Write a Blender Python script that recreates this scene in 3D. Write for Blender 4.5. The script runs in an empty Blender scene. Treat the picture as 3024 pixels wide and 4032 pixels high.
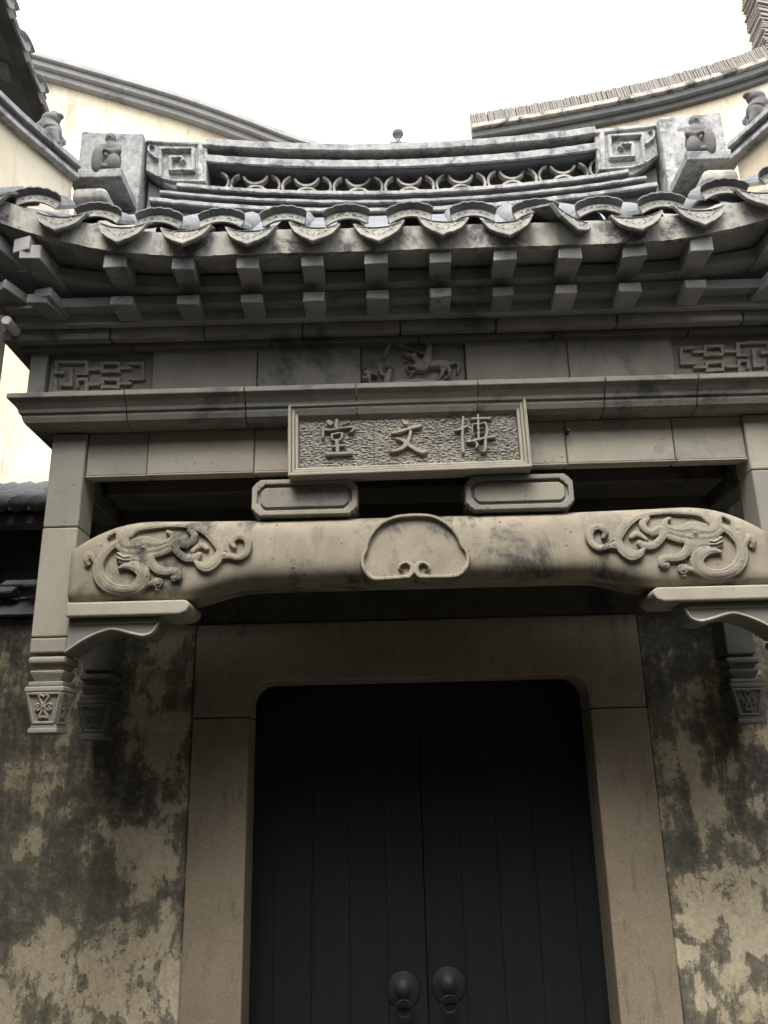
import bpy, bmesh, math, random
import numpy as np
from mathutils import Vector, Matrix, Euler
random.seed(7); np.random.seed(7)
PI = math.pi
scene = bpy.context.scene
C = scene.collection

# ------------------------------------------------------------------ camera
cam_d = bpy.data.cameras.new('camera'); cam = bpy.data.objects.new('camera', cam_d); C.objects.link(cam)
scene.camera = cam
yaw, pitch, roll = -0.0074, 0.312, -0.0246
fw = Vector((math.sin(yaw)*math.cos(pitch), math.cos(yaw)*math.cos(pitch), math.sin(pitch)))
r0 = Vector((math.cos(yaw), -math.sin(yaw), 0)); u0 = r0.cross(fw)
rt = r0*math.cos(roll)+u0*math.sin(roll); up = -r0*math.sin(roll)+u0*math.cos(roll)
m = Matrix(((rt.x, up.x, -fw.x, 0), (rt.y, up.y, -fw.y, 0), (rt.z, up.z, -fw.z, 0), (0, 0, 0, 1)))
cam.matrix_world = Matrix.Translation((-0.0986, -3.4977, 1.9035)) @ m
cam_d.sensor_fit = 'VERTICAL'; cam_d.sensor_height = 36.0; cam_d.lens = 29.12
cam_d.clip_start = 0.05; cam_d.clip_end = 2000

# ------------------------------------------------------------------ world, sun, exposure (bright overcast)
SUN_EL, SUN_AZ = math.radians(62), math.radians(195)     # azimuth measured from +Y towards +X
world = bpy.data.worlds.new('World'); scene.world = world; world.use_nodes = True
wn = world.node_tree.nodes; wl = world.node_tree.links
bg = wn['Background']
sky = wn.new('ShaderNodeTexSky'); sky.sky_type = 'NISHITA'; sky.sun_disc = False
sky.sun_elevation = SUN_EL; sky.sun_rotation = SUN_AZ
sky.air_density = 1.0; sky.dust_density = 5.0; sky.ozone_density = 1.0
hs = wn.new('ShaderNodeHueSaturation'); hs.inputs['Saturation'].default_value = 0.22
mxw = wn.new('ShaderNodeMix'); mxw.data_type = 'RGBA'; mxw.inputs[0].default_value = 0.7     # even white cloud cover over the blue
mxw.inputs[7].default_value = (2.35, 2.4, 2.5, 1)
wl.new(sky.outputs[0], hs.inputs['Color']); wl.new(hs.outputs[0], mxw.inputs[6]); wl.new(mxw.outputs[2], bg.inputs['Color'])
bg.inputs['Strength'].default_value = 0.15
sun_d = bpy.data.lights.new('sun', 'SUN'); sun_d.energy = 0.5; sun_d.angle = math.radians(32); sun_d.color = (1.0, .94, .84)
sun = bpy.data.objects.new('sun', sun_d); C.objects.link(sun)
sd = Vector((math.sin(SUN_AZ)*math.cos(SUN_EL), math.cos(SUN_AZ)*math.cos(SUN_EL), math.sin(SUN_EL)))
sun.rotation_euler = (-sd).to_track_quat('-Z', 'Y').to_euler()
sun.location = (0, -3, 12)
scene.view_settings.view_transform = 'Standard'; scene.view_settings.look = 'None'
scene.view_settings.exposure = 3.12; scene.view_settings.gamma = 1.0
scene.view_settings.use_curve_mapping = False
scene.render.engine = 'CYCLES'
scene.cycles.max_bounces = 5; scene.cycles.diffuse_bounces = 4

# ------------------------------------------------------------------ materials
class NT:
    def __init__(s, name):
        s.m = bpy.data.materials.new(name); s.m.use_nodes = True
        s.n = s.m.node_tree.nodes; s.l = s.m.node_tree.links
        s.b = s.n['Principled BSDF']; s.g = s.n.new('ShaderNodeNewGeometry')
        s.pos = s.g.outputs['Position']
    def link(s, a, b): s.l.new(a, b)
    def mapv(s, scale, off=(0, 0, 0), rot=(0, 0, 0)):
        k = s.n.new('ShaderNodeMapping'); k.inputs['Scale'].default_value = scale
        k.inputs['Location'].default_value = off; k.inputs['Rotation'].default_value = rot
        s.link(s.pos, k.inputs['Vector']); return k.outputs[0]
    def noise(s, scale, detail=8, rough=.6, dist=0., vec=None):
        k = s.n.new('ShaderNodeTexNoise'); k.inputs['Scale'].default_value = scale
        k.inputs['Detail'].default_value = detail; k.inputs['Roughness'].default_value = rough
        k.inputs['Distortion'].default_value = dist
        s.link(vec if vec is not None else s.pos, k.inputs['Vector']); return k.outputs['Fac']
    def ramp(s, fac, stops):
        k = s.n.new('ShaderNodeValToRGB'); e = k.color_ramp.elements
        e[0].position, e[1].position = stops[0][0], stops[-1][0]
        for st in stops[1:-1]: e.new(st[0])
        for el, st in zip(e, stops):
            c = st[1]; el.color = (c, c, c, 1) if not isinstance(c, (tuple, list)) else (*c, 1)
        s.link(fac, k.inputs[0]); return k.outputs[0]
    def mix(s, fac, a, b, mode='MIX'):
        k = s.n.new('ShaderNodeMix'); k.data_type = 'RGBA'; k.blend_type = mode
        for sock, v in ((0, fac), (6, a), (7, b)):
            if isinstance(v, (int, float)): k.inputs[sock].default_value = v if sock == 0 else (v, v, v, 1)
            elif isinstance(v, tuple): k.inputs[sock].default_value = (*v, 1)
            else: s.link(v, k.inputs[sock])
        return k.outputs[2]
    def math(s, op, a, b=0.):
        k = s.n.new('ShaderNodeMath'); k.operation = op
        for i, v in enumerate((a, b)):
            if isinstance(v, (int, float)): k.inputs[i].default_value = v
            else: s.link(v, k.inputs[i])
        return k.outputs[0]
    def finish(s, col, rough=.85, bump=None, bstr=.3, bdist=.004, spec=.25):
        if isinstance(col, tuple): s.b.inputs['Base Color'].default_value = (*col, 1)
        else: s.link(col, s.b.inputs['Base Color'])
        if isinstance(rough, (int, float)): s.b.inputs['Roughness'].default_value = rough
        else: s.link(rough, s.b.inputs['Roughness'])
        s.b.inputs['Specular IOR Level'].default_value = spec
        if bump is not None:
            k = s.n.new('ShaderNodeBump'); k.inputs['Strength'].default_value = bstr; k.inputs['Distance'].default_value = bdist
            s.link(bump, k.inputs['Height']); s.link(k.outputs[0], s.b.inputs['Normal'])
        return s.m
    def objrand(s):
        k = s.n.new('ShaderNodeObjectInfo'); return k.outputs['Random']

def mat_stone(name, light, dark, stain=(.05, .05, .048), stain_amt=.5, scale=6., pits=True, bstr=.35, vary=.12, streak=.4, bigs=2.6):
    t = NT(name)
    n1 = t.noise(scale, 9, .65, .3); base = t.mix(t.ramp(n1, [(.32, 0.), (.68, 1.)]), dark, light)
    fine = t.noise(180, 4, .7); base = t.mix(.35, base, t.mix(fine, (.25,)*3, (.85,)*3), 'OVERLAY')
    rv = t.objrand(); base = t.mix(t.math('MULTIPLY', t.ramp(rv, [(.55, 0.), (.9, 1.)]), .28), base, (.25, .27, .27)); base = t.mix(t.math('MULTIPLY', rv, vary), base, (.08, .075, .065))
    big = t.noise(bigs, 10, .72, .4)
    lo = .62-.14*stain_amt
    f = t.ramp(big, [(lo, 0.), (lo+.10, 1.)])
    st = t.noise(5., 8, .65, .2, t.mapv((3.2, 3.2, .7)))
    f2 = t.ramp(st, [(.52, 0.), (.72, 1.)])
    base = t.mix(t.math('MULTIPLY', f, min(1., stain_amt*1.3)), base, stain)
    base = t.mix(t.math('MULTIPLY', f2, streak*stain_amt), base, stain)
    hgt = t.math('ADD', t.math('MULTIPLY', n1, .5), t.math('MULTIPLY', fine, .35))
    if pits:
        v = t.n.new('ShaderNodeTexVoronoi'); v.inputs['Scale'].default_value = 38; t.link(t.pos, v.inputs['Vector'])
        gate = t.ramp(t.noise(9, 4), [(.56, 1.), (.64, 0.)])
        pit = t.math('MAXIMUM', t.ramp(v.outputs['Distance'], [(.10, 0.), (.20, 1.)]), gate)
        base = t.mix(pit, t.mix(.6, base, (.03, .03, .028)), base)
        hgt = t.math('ADD', hgt, pit)
    return t.finish(base, .9, hgt, bstr, .004)

M = {}
M['beam'] = mat_stone('carved_brick', (.295, .26, .195), (.20, .178, .136), (.075, .072, .064), .75, 7., bstr=.7, bigs=3.4, streak=.6)
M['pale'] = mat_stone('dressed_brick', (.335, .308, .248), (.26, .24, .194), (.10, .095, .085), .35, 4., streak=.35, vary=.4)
M['field'] = mat_stone('chiselled_field', (.26, .242, .20), (.20, .186, .155), (.08, .078, .07), .5, 8., pits=False, vary=.1, bstr=.6)
M['grey'] = mat_stone('weathered_brick', (.265, .25, .212), (.185, .174, .15), (.04, .04, .04), .55, 5., pits=False, vary=.35)
M['dark'] = mat_stone('dark_brick', (.13, .125, .115), (.08, .078, .074), (.03, .03, .03), .6, 5., pits=False, vary=.35)  # dark brick for rear, recessed and neighbouring parts
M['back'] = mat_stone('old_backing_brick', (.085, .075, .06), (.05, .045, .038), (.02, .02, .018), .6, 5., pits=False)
M['tile'] = mat_stone('roof_tile', (.185, .195, .205), (.10, .107, .118), (.04, .043, .05), .5, 9., pits=False, vary=.4, bstr=.4)
M['tiledark'] = mat_stone('dark_brim_tile', (.14, .147, .152), (.085, .09, .096), (.03, .033, .036), .5, 14., pits=False, vary=.3, bstr=.5)
M['tilehead'] = mat_stone('tile_head_clay', (.30, .29, .25), (.18, .175, .16), (.06, .065, .055), .6, 20., pits=False, vary=.4, bstr=.8, bigs=16.)
M['lime'] = mat_stone('old_lime_plaster', (.46, .43, .37), (.24, .23, .205), (.07, .07, .068), .8, 16., pits=False, bstr=.9, streak=.8, bigs=7.)
M['ridge'] = mat_stone('ridge_plaster', (.40, .395, .375), (.20, .20, .20), (.12, .122, .125), .8, 34., pits=False, bstr=.9, bigs=11., streak=.7)
M['eave'] = mat_stone('eave_brick', (.365, .362, .355), (.255, .253, .25), (.055, .058, .062), .5, 6., pits=False, vary=.35)
M['clay'] = mat_stone('figurine_clay', (.13, .125, .122), (.08, .078, .078), (.04, .04, .04), .3, 9., pits=False, vary=.05)

BARE = [(-1.536, 1.836, 0.088), (-1.543, 1.71, 0.064), (-1.021, 1.818, 0.054), (-1.14, 1.677, 0.107), (-1.297, 1.643, 0.046), (-1.173, 1.406, 0.078), (-1.015, 1.374, 0.055), (-1.499, 1.297, 0.077), (-1.043, 1.202, 0.111), (-1.356, 1.141, 0.082), (-1.57, 1.129, 0.063), (-1.032, 2.125, 0.042), (-1.206, 2.042, 0.034), (-1.662, 1.929, 0.041), (-1.215, 1.122, 0.038), (1.107, 2.119, 0.068), (1.085, 1.999, 0.08), (1.083, 1.766, 0.102), (1.233, 1.566, 0.124), (1.258, 1.924, 0.043), (0.998, 1.49, 0.059), (1.026, 1.355, 0.04), (1.123, 1.422, 0.035), (1.336, 1.76, 0.054), (1.368, 2.034, 0.043), (1.232, 1.299, 0.069), (1.143, 1.172, 0.051), (0.971, 1.252, 0.034), (1.015, 1.073, 0.04), (1.216, 1.094, 0.056)]      # where the limewash still shows: x, z, radius
def mat_plaster_mottled():
    t = NT('mottled_plaster')
    cream = t.mix(t.ramp(t.noise(2.2, 5, .6), [(.35, 0.), (.65, 1.)]), (.325, .278, .19), (.44, .388, .282))
    cream = t.mix(.5, cream, t.ramp(t.noise(55, 5, .75), [(.3, .28), (.7, .74)]), 'OVERLAY')
    big = t.noise(.85, 3, .5, .3, t.mapv((1, 1, .8), (3.1, 0, 1.7)))
    mid = t.noise(4.2, 11, .70, .3, t.mapv((1, 1, .85), (5.2, 0, .4)))
    fin = t.noise(13, 10, .78, .15)
    streak = t.noise(6., 6, .7, .3, t.mapv((3, 3, .35), (2, 0, 1)))
    s = t.math('ADD', t.math('MULTIPLY', big, .45), t.math('ADD', t.math('MULTIPLY', mid, .80), t.math('ADD', t.math('MULTIPLY', fin, .37), t.math('MULTIPLY', streak, .30))))
    acc = None
    for x, z, r in BARE:
        k = t.n.new('ShaderNodeVectorMath'); k.operation = 'DISTANCE'; t.link(t.pos, k.inputs[0]); k.inputs[1].default_value = (x, 0, z)
        mr = t.n.new('ShaderNodeMapRange'); mr.inputs['From Min'].default_value = r*2.3; mr.inputs['From Max'].default_value = r*.2
        t.link(k.outputs['Value'], mr.inputs['Value']); acc = mr.outputs[0] if acc is None else t.math('MAXIMUM', acc, mr.outputs[0])
    s = t.math('ADD', s, t.math('SUBTRACT', -.034, t.math('MULTIPLY', acc, .125)))
    grime = t.ramp(s, [(.872, 0.), (.892, .42), (.92, .78), (1.0, 1.)])          # 0 = bare cream, 1 = soot
    hue = t.ramp(t.noise(1.5, 7, .65, .5, t.mapv((1, 1, 1), (9, 2, 4))), [(.42, 0.), (.58, 1.)])
    darkc = t.mix(hue, (.058, .057, .052), (.092, .093, .072))
    lace = t.noise(32, 7, .8, .15)
    darkc = t.mix(t.ramp(lace, [(.50, 0.), (.63, .7)]), darkc, (.19, .165, .115))
    col = t.mix(grime, cream, darkc)
    spk = t.ramp(t.noise(40, 6, .8, .4, t.mapv((1, 1, .8), (1, 2, 3))), [(.585, 0.), (.635, .9)])
    col = t.mix(t.math('MULTIPLY', spk, t.ramp(mid, [(.40, 0.), (.52, 1.)])), col, (.055, .052, .040))
    h = t.math('ADD', t.math('MULTIPLY', grime, -.8), t.math('ADD', t.math('MULTIPLY', fin, .7), t.math('MULTIPLY', lace, .5)))
    return t.finish(col, .95, h, .6, .008, .12)
M['plaster'] = mat_plaster_mottled()

def mat_granite():
    t = NT('granite_frame')
    base = t.mix(t.ramp(t.noise(3, 6), [(.35, 0.), (.65, 1.)]), (.195, .162, .115), (.25, .207, .148))
    v = t.noise(150, 3, .8); base = t.mix(t.ramp(v, [(.56, 0.), (.66, .75)]), base, (.09, .08, .065))
    v2 = t.noise(120, 3, .8, 0., t.mapv((1, 1, 1), (4, 4, 4))); base = t.mix(t.ramp(v2, [(.60, 0.), (.68, .5)]), base, (.46, .41, .33))
    dr = t.noise(7, 6, .7, .3, t.mapv((3, 3, .8))); base = t.mix(t.ramp(dr, [(.56, 0.), (.68, .55)]), base, (.07, .062, .05))
    return t.finish(base, .85, t.math('ADD', t.noise(90, 5, .7), t.math('MULTIPLY', t.noise(12, 4), .8)), .5, .003, .3)
M['granite'] = mat_granite()

def mat_wood():
    t = NT('dark_door_wood')
    g = t.noise(9, 8, .65, .4, t.mapv((6, 6, .35)))
    base = t.mix(t.ramp(g, [(.35, 0.), (.7, 1.)]), (.004, .0055, .006), (.008, .011, .0115))
    scr = t.noise(14, 6, .7, .2, t.mapv((7, 7, .4), (3, 1, 2))); base = t.mix(t.ramp(scr, [(.62, 0.), (.74, .5)]), base, (.015, .014, .012))
    base = t.mix(t.math('MULTIPLY', t.objrand(), .25), base, (.010, .011, .0105))
    return t.finish(base, .7, g, .35, .003, .25)
M['wood'] = mat_wood()
def mat_timber():
    t = NT('blocker_hall_timber'); g = t.noise(9, 6, .65, .4, t.mapv((6, 6, .35)))
    return t.finish(t.mix(g, (.075, .066, .055), (.15, .135, .11)), .7, g, .3, .004)
M['timber'] = mat_timber()
def mat_iron():
    t = NT('worn_iron'); n = t.noise(40, 6, .7)
    return t.finish(t.mix(t.ramp(n, [(.4, 0.), (.7, 1.)]), (.007, .008, .008), (.015, .015, .0135)), .6, n, .3, .002, .35)
M['iron'] = mat_iron()
def mat_cream():
    t = NT('sunbleached_limewash')
    base = t.mix(t.ramp(t.noise(1.3, 9, .65, .4), [(.38, 0.), (.62, 1.)]), (.52, .44, .31), (.66, .59, .46))
    s = t.noise(1.9, 11, .7, .6, t.mapv((1, 1, .7), (2, 0, 5))); base = t.mix(t.ramp(s, [(.54, 0.), (.66, .75)]), base, (.30, .245, .165))
    dr = t.noise(3.2, 8, .7, .3, t.mapv((3, 3, .45), (1, 4, 2))); base = t.mix(t.ramp(dr, [(.54, 0.), (.70, .6)]), base, (.20, .18, .145))
    return t.finish(base, .95, t.noise(30, 6), .3, .006, .1)
M['cream'] = mat_cream()
def mat_ground():
    t = NT('courtyard_stone')
    b = t.n.new('ShaderNodeTexBrick'); b.inputs['Scale'].default_value = 1.6
    b.inputs['Color1'].default_value = (.10, .096, .085, 1); b.inputs['Color2'].default_value = (.08, .076, .068, 1); b.inputs['Mortar'].default_value = (.05, .05, .045, 1)
    t.link(t.pos, b.inputs['Vector'])
    return t.finish(t.mix(.4, b.outputs[0], t.noise(8, 8), 'OVERLAY'), .9, t.noise(20, 6), .3, .006)
M['ground'] = mat_ground()
def mat_edge_tile():
    t = NT('edge_stacked_tile')
    base = t.mix(t.objrand(), (.17, .152, .132), (.235, .215, .19))
    base = t.mix(t.ramp(t.noise(20, 6, .7), [(.45, 0.), (.7, .6)]), base, (.13, .12, .105))
    return t.finish(base, .9, t.noise(60, 4), .4, .003)
M['edgetile'] = mat_edge_tile()
def mat_pipe():
    t = NT('white_pipe'); return t.finish(t.mix(t.noise(20), (.45, .44, .40), (.75, .73, .68)), .5, None)
M['pipe'] = mat_pipe()

# ------------------------------------------------------------------ helpers
class MB:
    def __init__(s): s.v = []; s.f = []
    def add(s, v, f):
        o = len(s.v); s.v += [tuple(p) for p in v]; s.f += [tuple(i+o for i in q) for q in f]; return s
    def box(s, x0, x1, y0, y1, z0, z1):
        v = [(x0,y0,z0),(x1,y0,z0),(x1,y1,z0),(x0,y1,z0),(x0,y0,z1),(x1,y0,z1),(x1,y1,z1),(x0,y1,z1)]
        return s.add(v, [(0,3,2,1),(4,5,6,7),(0,1,5,4),(1,2,6,5),(2,3,7,6),(3,0,4,7)])
    def frustum(s, cx, cy, z0, h0, z1, h1):
        v = [(cx+a*h0, cy+b*h0, z0) for a, b in ((-1,-1),(1,-1),(1,1),(-1,1))]+[(cx+a*h1, cy+b*h1, z1) for a, b in ((-1,-1),(1,-1),(1,1),(-1,1))]
        return s.add(v, [(0,3,2,1),(4,5,6,7),(0,1,5,4),(1,2,6,5),(2,3,7,6),(3,0,4,7)])
    def prism(s, poly, y0, y1):                     # polygon in XZ, extruded along Y
        n = len(poly); v = [(x, y0, z) for x, z in poly]+[(x, y1, z) for x, z in poly]
        return s.add(v, [tuple(range(n)), tuple(range(2*n-1, n-1, -1))]+[(i+n, (i+1) % n+n, (i+1) % n, i) for i in range(n)])
    def xprism(s, poly, x0, x1, m0=0., m1=0., ref=0.):   # polygon in (Y,Z), extruded along X; m = mitre slope at each end
        n = len(poly)
        v = [(x0+m0*(y-ref), y, z) for y, z in poly]+[(x1+m1*(y-ref), y, z) for y, z in poly]
        return s.add(v, [tuple(range(n)), tuple(range(2*n-1, n-1, -1))]+[(i+n, (i+1) % n+n, (i+1) % n, i) for i in range(n)])
    def tube(s, pts, rad, seg=8, cap=True):
        pts = [Vector(p) for p in pts]; n = len(pts); rad = rad if isinstance(rad, (list, tuple)) else [rad]*n
        rings = []; pn = None
        for i, p in enumerate(pts):
            t = (pts[min(i+1, n-1)]-pts[max(i-1, 0)]).normalized()
            if pn is None: pn = t.orthogonal().normalized()
            pn = (pn-t*pn.dot(t)).normalized(); b = t.cross(pn)
            rings.append([p+(pn*math.cos(2*PI*k/seg)+b*math.sin(2*PI*k/seg))*rad[i] for k in range(seg)])
        v = [q for r in rings for q in r]; f = []
        for i in range(n-1):
            for k in range(seg):
                a = i*seg+k; b2 = i*seg+(k+1) % seg; f.append((a, b2, b2+seg, a+seg))
        if cap: f += [tuple(range(seg-1, -1, -1)), tuple((n-1)*seg+k for k in range(seg))]
        return s.add(v, f)
    def lathe(s, prof, cx, cy, seg=24, axis='Z'):
        v = []; f = []; n = len(prof)
        for r, z in prof:
            for k in range(seg):
                a = 2*PI*k/seg
                if axis == 'Z': v.append((cx+r*math.cos(a), cy+r*math.sin(a), z))
                else: v.append((cx+r*math.cos(a), z, cy+r*math.sin(a)))
        for i in range(n-1):
            for k in range(seg):
                f.append((i*seg+k, i*seg+(k+1) % seg, (i+1)*seg+(k+1) % seg, (i+1)*seg+k))
        f += [tuple(range(seg-1, -1, -1)), tuple((n-1)*seg+k for k in range(seg))]
        return s.add(v, f)
    def ball(s, c, r, seg=14):
        r = r if isinstance(r, (tuple, list)) else (r, r, r); v = []; f = []; h = seg//2
        for i in range(1, h):
            a = PI*i/h
            for k in range(seg):
                b = 2*PI*k/seg; v.append((c[0]+r[0]*math.sin(a)*math.cos(b), c[1]+r[1]*math.sin(a)*math.sin(b), c[2]+r[2]*math.cos(a)))
        top = len(v); v += [(c[0], c[1], c[2]+r[2]), (c[0], c[1], c[2]-r[2])]
        for i in range(h-2):
            for k in range(seg): f.append((i*seg+k, (i+1)*seg+k, (i+1)*seg+(k+1) % seg, i*seg+(k+1) % seg))
        for k in range(seg):
            f.append((top, k, (k+1) % seg)); f.append((top+1, (h-2)*seg+(k+1) % seg, (h-2)*seg+k))
        return s.add(v, f)
    def warp(s, fn): s.v = [tuple(fn(*p)) for p in s.v]; return s
    def mesh(s, name, bevel=0., seg=1, smooth=False):
        me = bpy.data.meshes.new(name); me.from_pydata(s.v, [], s.f); me.update()
        bm = bmesh.new(); bm.from_mesh(me)
        bmesh.ops.recalc_face_normals(bm, faces=bm.faces)
        if bevel > 0:
            ed = [e for e in bm.edges if len(e.link_faces) == 2 and e.calc_face_angle(0) > .5]
            bmesh.ops.bevel(bm, geom=ed, offset=bevel, segments=seg, profile=.5, affect='EDGES', clamp_overlap=True)
        bm.to_mesh(me); bm.free()
        if smooth:
            me.polygons.foreach_set('use_smooth', [True]*len(me.polygons))
        return me
def link(name, me, mat, parent=None):
    o = bpy.data.objects.new(name, me); C.objects.link(o)
    if mat is not None and me is not None and not me.materials: me.materials.append(M[mat])
    if parent is not None: o.parent = parent
    return o
def part(name, mb, mat, parent=None, bevel=0., seg=1, smooth=False): return link(name, mb.mesh(name, bevel, seg, smooth), mat, parent)
def thing(name, label, cat, loc=(0, 0, 0), group=None):
    o = bpy.data.objects.new(name, None); C.objects.link(o); o.location = loc; o.empty_display_size = .1
    o['label'] = label; o['category'] = cat
    if group: o['group'] = group
    return o
def tag(o, label, cat, group=None):
    o['label'] = label; o['category'] = cat
    if group: o['group'] = group
    return o
def dupe(o, parent, mat4=None):
    c = o.copy(); C.objects.link(c); c.parent = parent
    if mat4 is not None: c.matrix_local = mat4
    return c
def catmull(pts, per=10):
    P_ = [np.array(p, float) for p in pts]
    if len(P_) < 3:
        return [P_[0]+(P_[-1]-P_[0])*t for t in np.linspace(0, 1, per)]
    out = []
    for i in range(len(P_)-1):
        a = P_[max(i-1, 0)]; b = P_[i]; c = P_[i+1]; d = P_[min(i+2, len(P_)-1)]
        for t in np.linspace(0, 1, per, endpoint=False):
            out.append(.5*((2*b)+(-a+c)*t+(2*a-5*b+4*c-d)*t*t+(-a+3*b-3*c+d)*t**3))
    out.append(P_[-1]); return out
def sample(pts, linear=False):
    L = sum(math.hypot(b[0]-a[0], b[1]-a[1]) for a, b in zip(pts[:-1], pts[1:])); w = sum(p[2] for p in pts)/len(pts)
    n = max(4, min(40, int(L/max(w, .001)*4/max(len(pts)-1, 1))+1))
    if linear or len(pts) == 2:
        out = []
        for a, b in zip(pts[:-1], pts[1:]):
            m_ = max(2, int(math.hypot(b[0]-a[0], b[1]-a[1])/max(min(a[2], b[2]), .001)*4)+1)
            out += [np.array(a)+(np.array(b)-np.array(a))*t for t in np.linspace(0, 1, m_)]
        return out
    return catmull(pts, n)
def relief(name, strokes, H, res, yfun, mat, parent, flat=False, edge=None, mirror=False, embed=.006, power=4., rough=0., per=10, smooth=True, groove=0.):
    """carved relief on the XZ plane, built as a real height surface; strokes are metres"""
    xs = [p[0] for t in strokes for p in t[1]]; zs = [p[1] for t in strokes for p in t[1]]
    wm = max([p[2] for t in strokes if t[0] in 'sl' for p in t[1]]+[0.])+2*res
    x0, x1, z0, z1 = min(xs)-wm, max(xs)+wm, min(zs)-wm, max(zs)+wm
    nx = int((x1-x0)/res)+2; nz = int((z1-z0)/res)+2
    X, Z = np.meshgrid(x0+np.arange(nx)*res, z0+np.arange(nz)*res)
    Hh = np.zeros_like(X); edge = edge or res*1.3
    for kind, pts, h in strokes:
        if kind in 'sl':
            cur = np.zeros_like(X)
            for q in sample(pts, kind == 'l'):
                w = max(q[2], 1e-4); d = np.hypot(X-q[0], Z-q[1])
                if flat: v = np.clip((w-d)/edge, 0, 1)
                else:
                    v = np.sqrt(np.clip(1-(d/w)**power, 0, 1))
                    if groove: v = v-groove*np.exp(-((d/w-.60)/.13)**2)*(v > 0)*min(1., w/.010)
                cur = np.maximum(cur, v)
            Hh = np.maximum(Hh, cur*h)
        else:
            ins = np.zeros(X.shape, bool); n = len(pts)
            for i in range(n):
                ax, az = pts[i]; bx, bz = pts[(i+1) % n]
                if az == bz: continue
                c = ((az > Z) != (bz > Z)) & (X < (bx-ax)*(Z-az)/(bz-az)+ax)
                ins ^= c
            Hh = np.maximum(Hh, ins*h)
    on = Hh > 0
    if rough: Hh = Hh+(np.random.rand(*Hh.shape)-.5)*rough*on
    keep = on[:-1, :-1] | on[1:, :-1] | on[:-1, 1:] | on[1:, 1:]
    idx = -np.ones(X.shape, int); used = np.zeros(X.shape, bool)
    used[:-1, :-1] |= keep; used[1:, :-1] |= keep; used[:-1, 1:] |= keep; used[1:, 1:] |= keep
    idx[used] = np.arange(used.sum())
    sg = -1 if mirror else 1
    verts = []
    for j, i in zip(*np.nonzero(used)):
        h = Hh[j, i]*H; y = yfun(X[j, i], Z[j, i])
        verts.append((sg*X[j, i], y-(h if h > 0 else -embed), Z[j, i]))
    faces = []
    for j, i in zip(*np.nonzero(keep)):
        q = (idx[j, i], idx[j, i+1], idx[j+1, i+1], idx[j+1, i])
        faces.append(q[::-1] if mirror else q)
    me = bpy.data.meshes.new(name); me.from_pydata(verts, [], [tuple(int(a) for a in q) for q in faces]); me.update()
    if smooth: me.polygons.foreach_set('use_smooth', [True]*len(me.polygons))
    return link(name, me, mat, parent)
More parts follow.
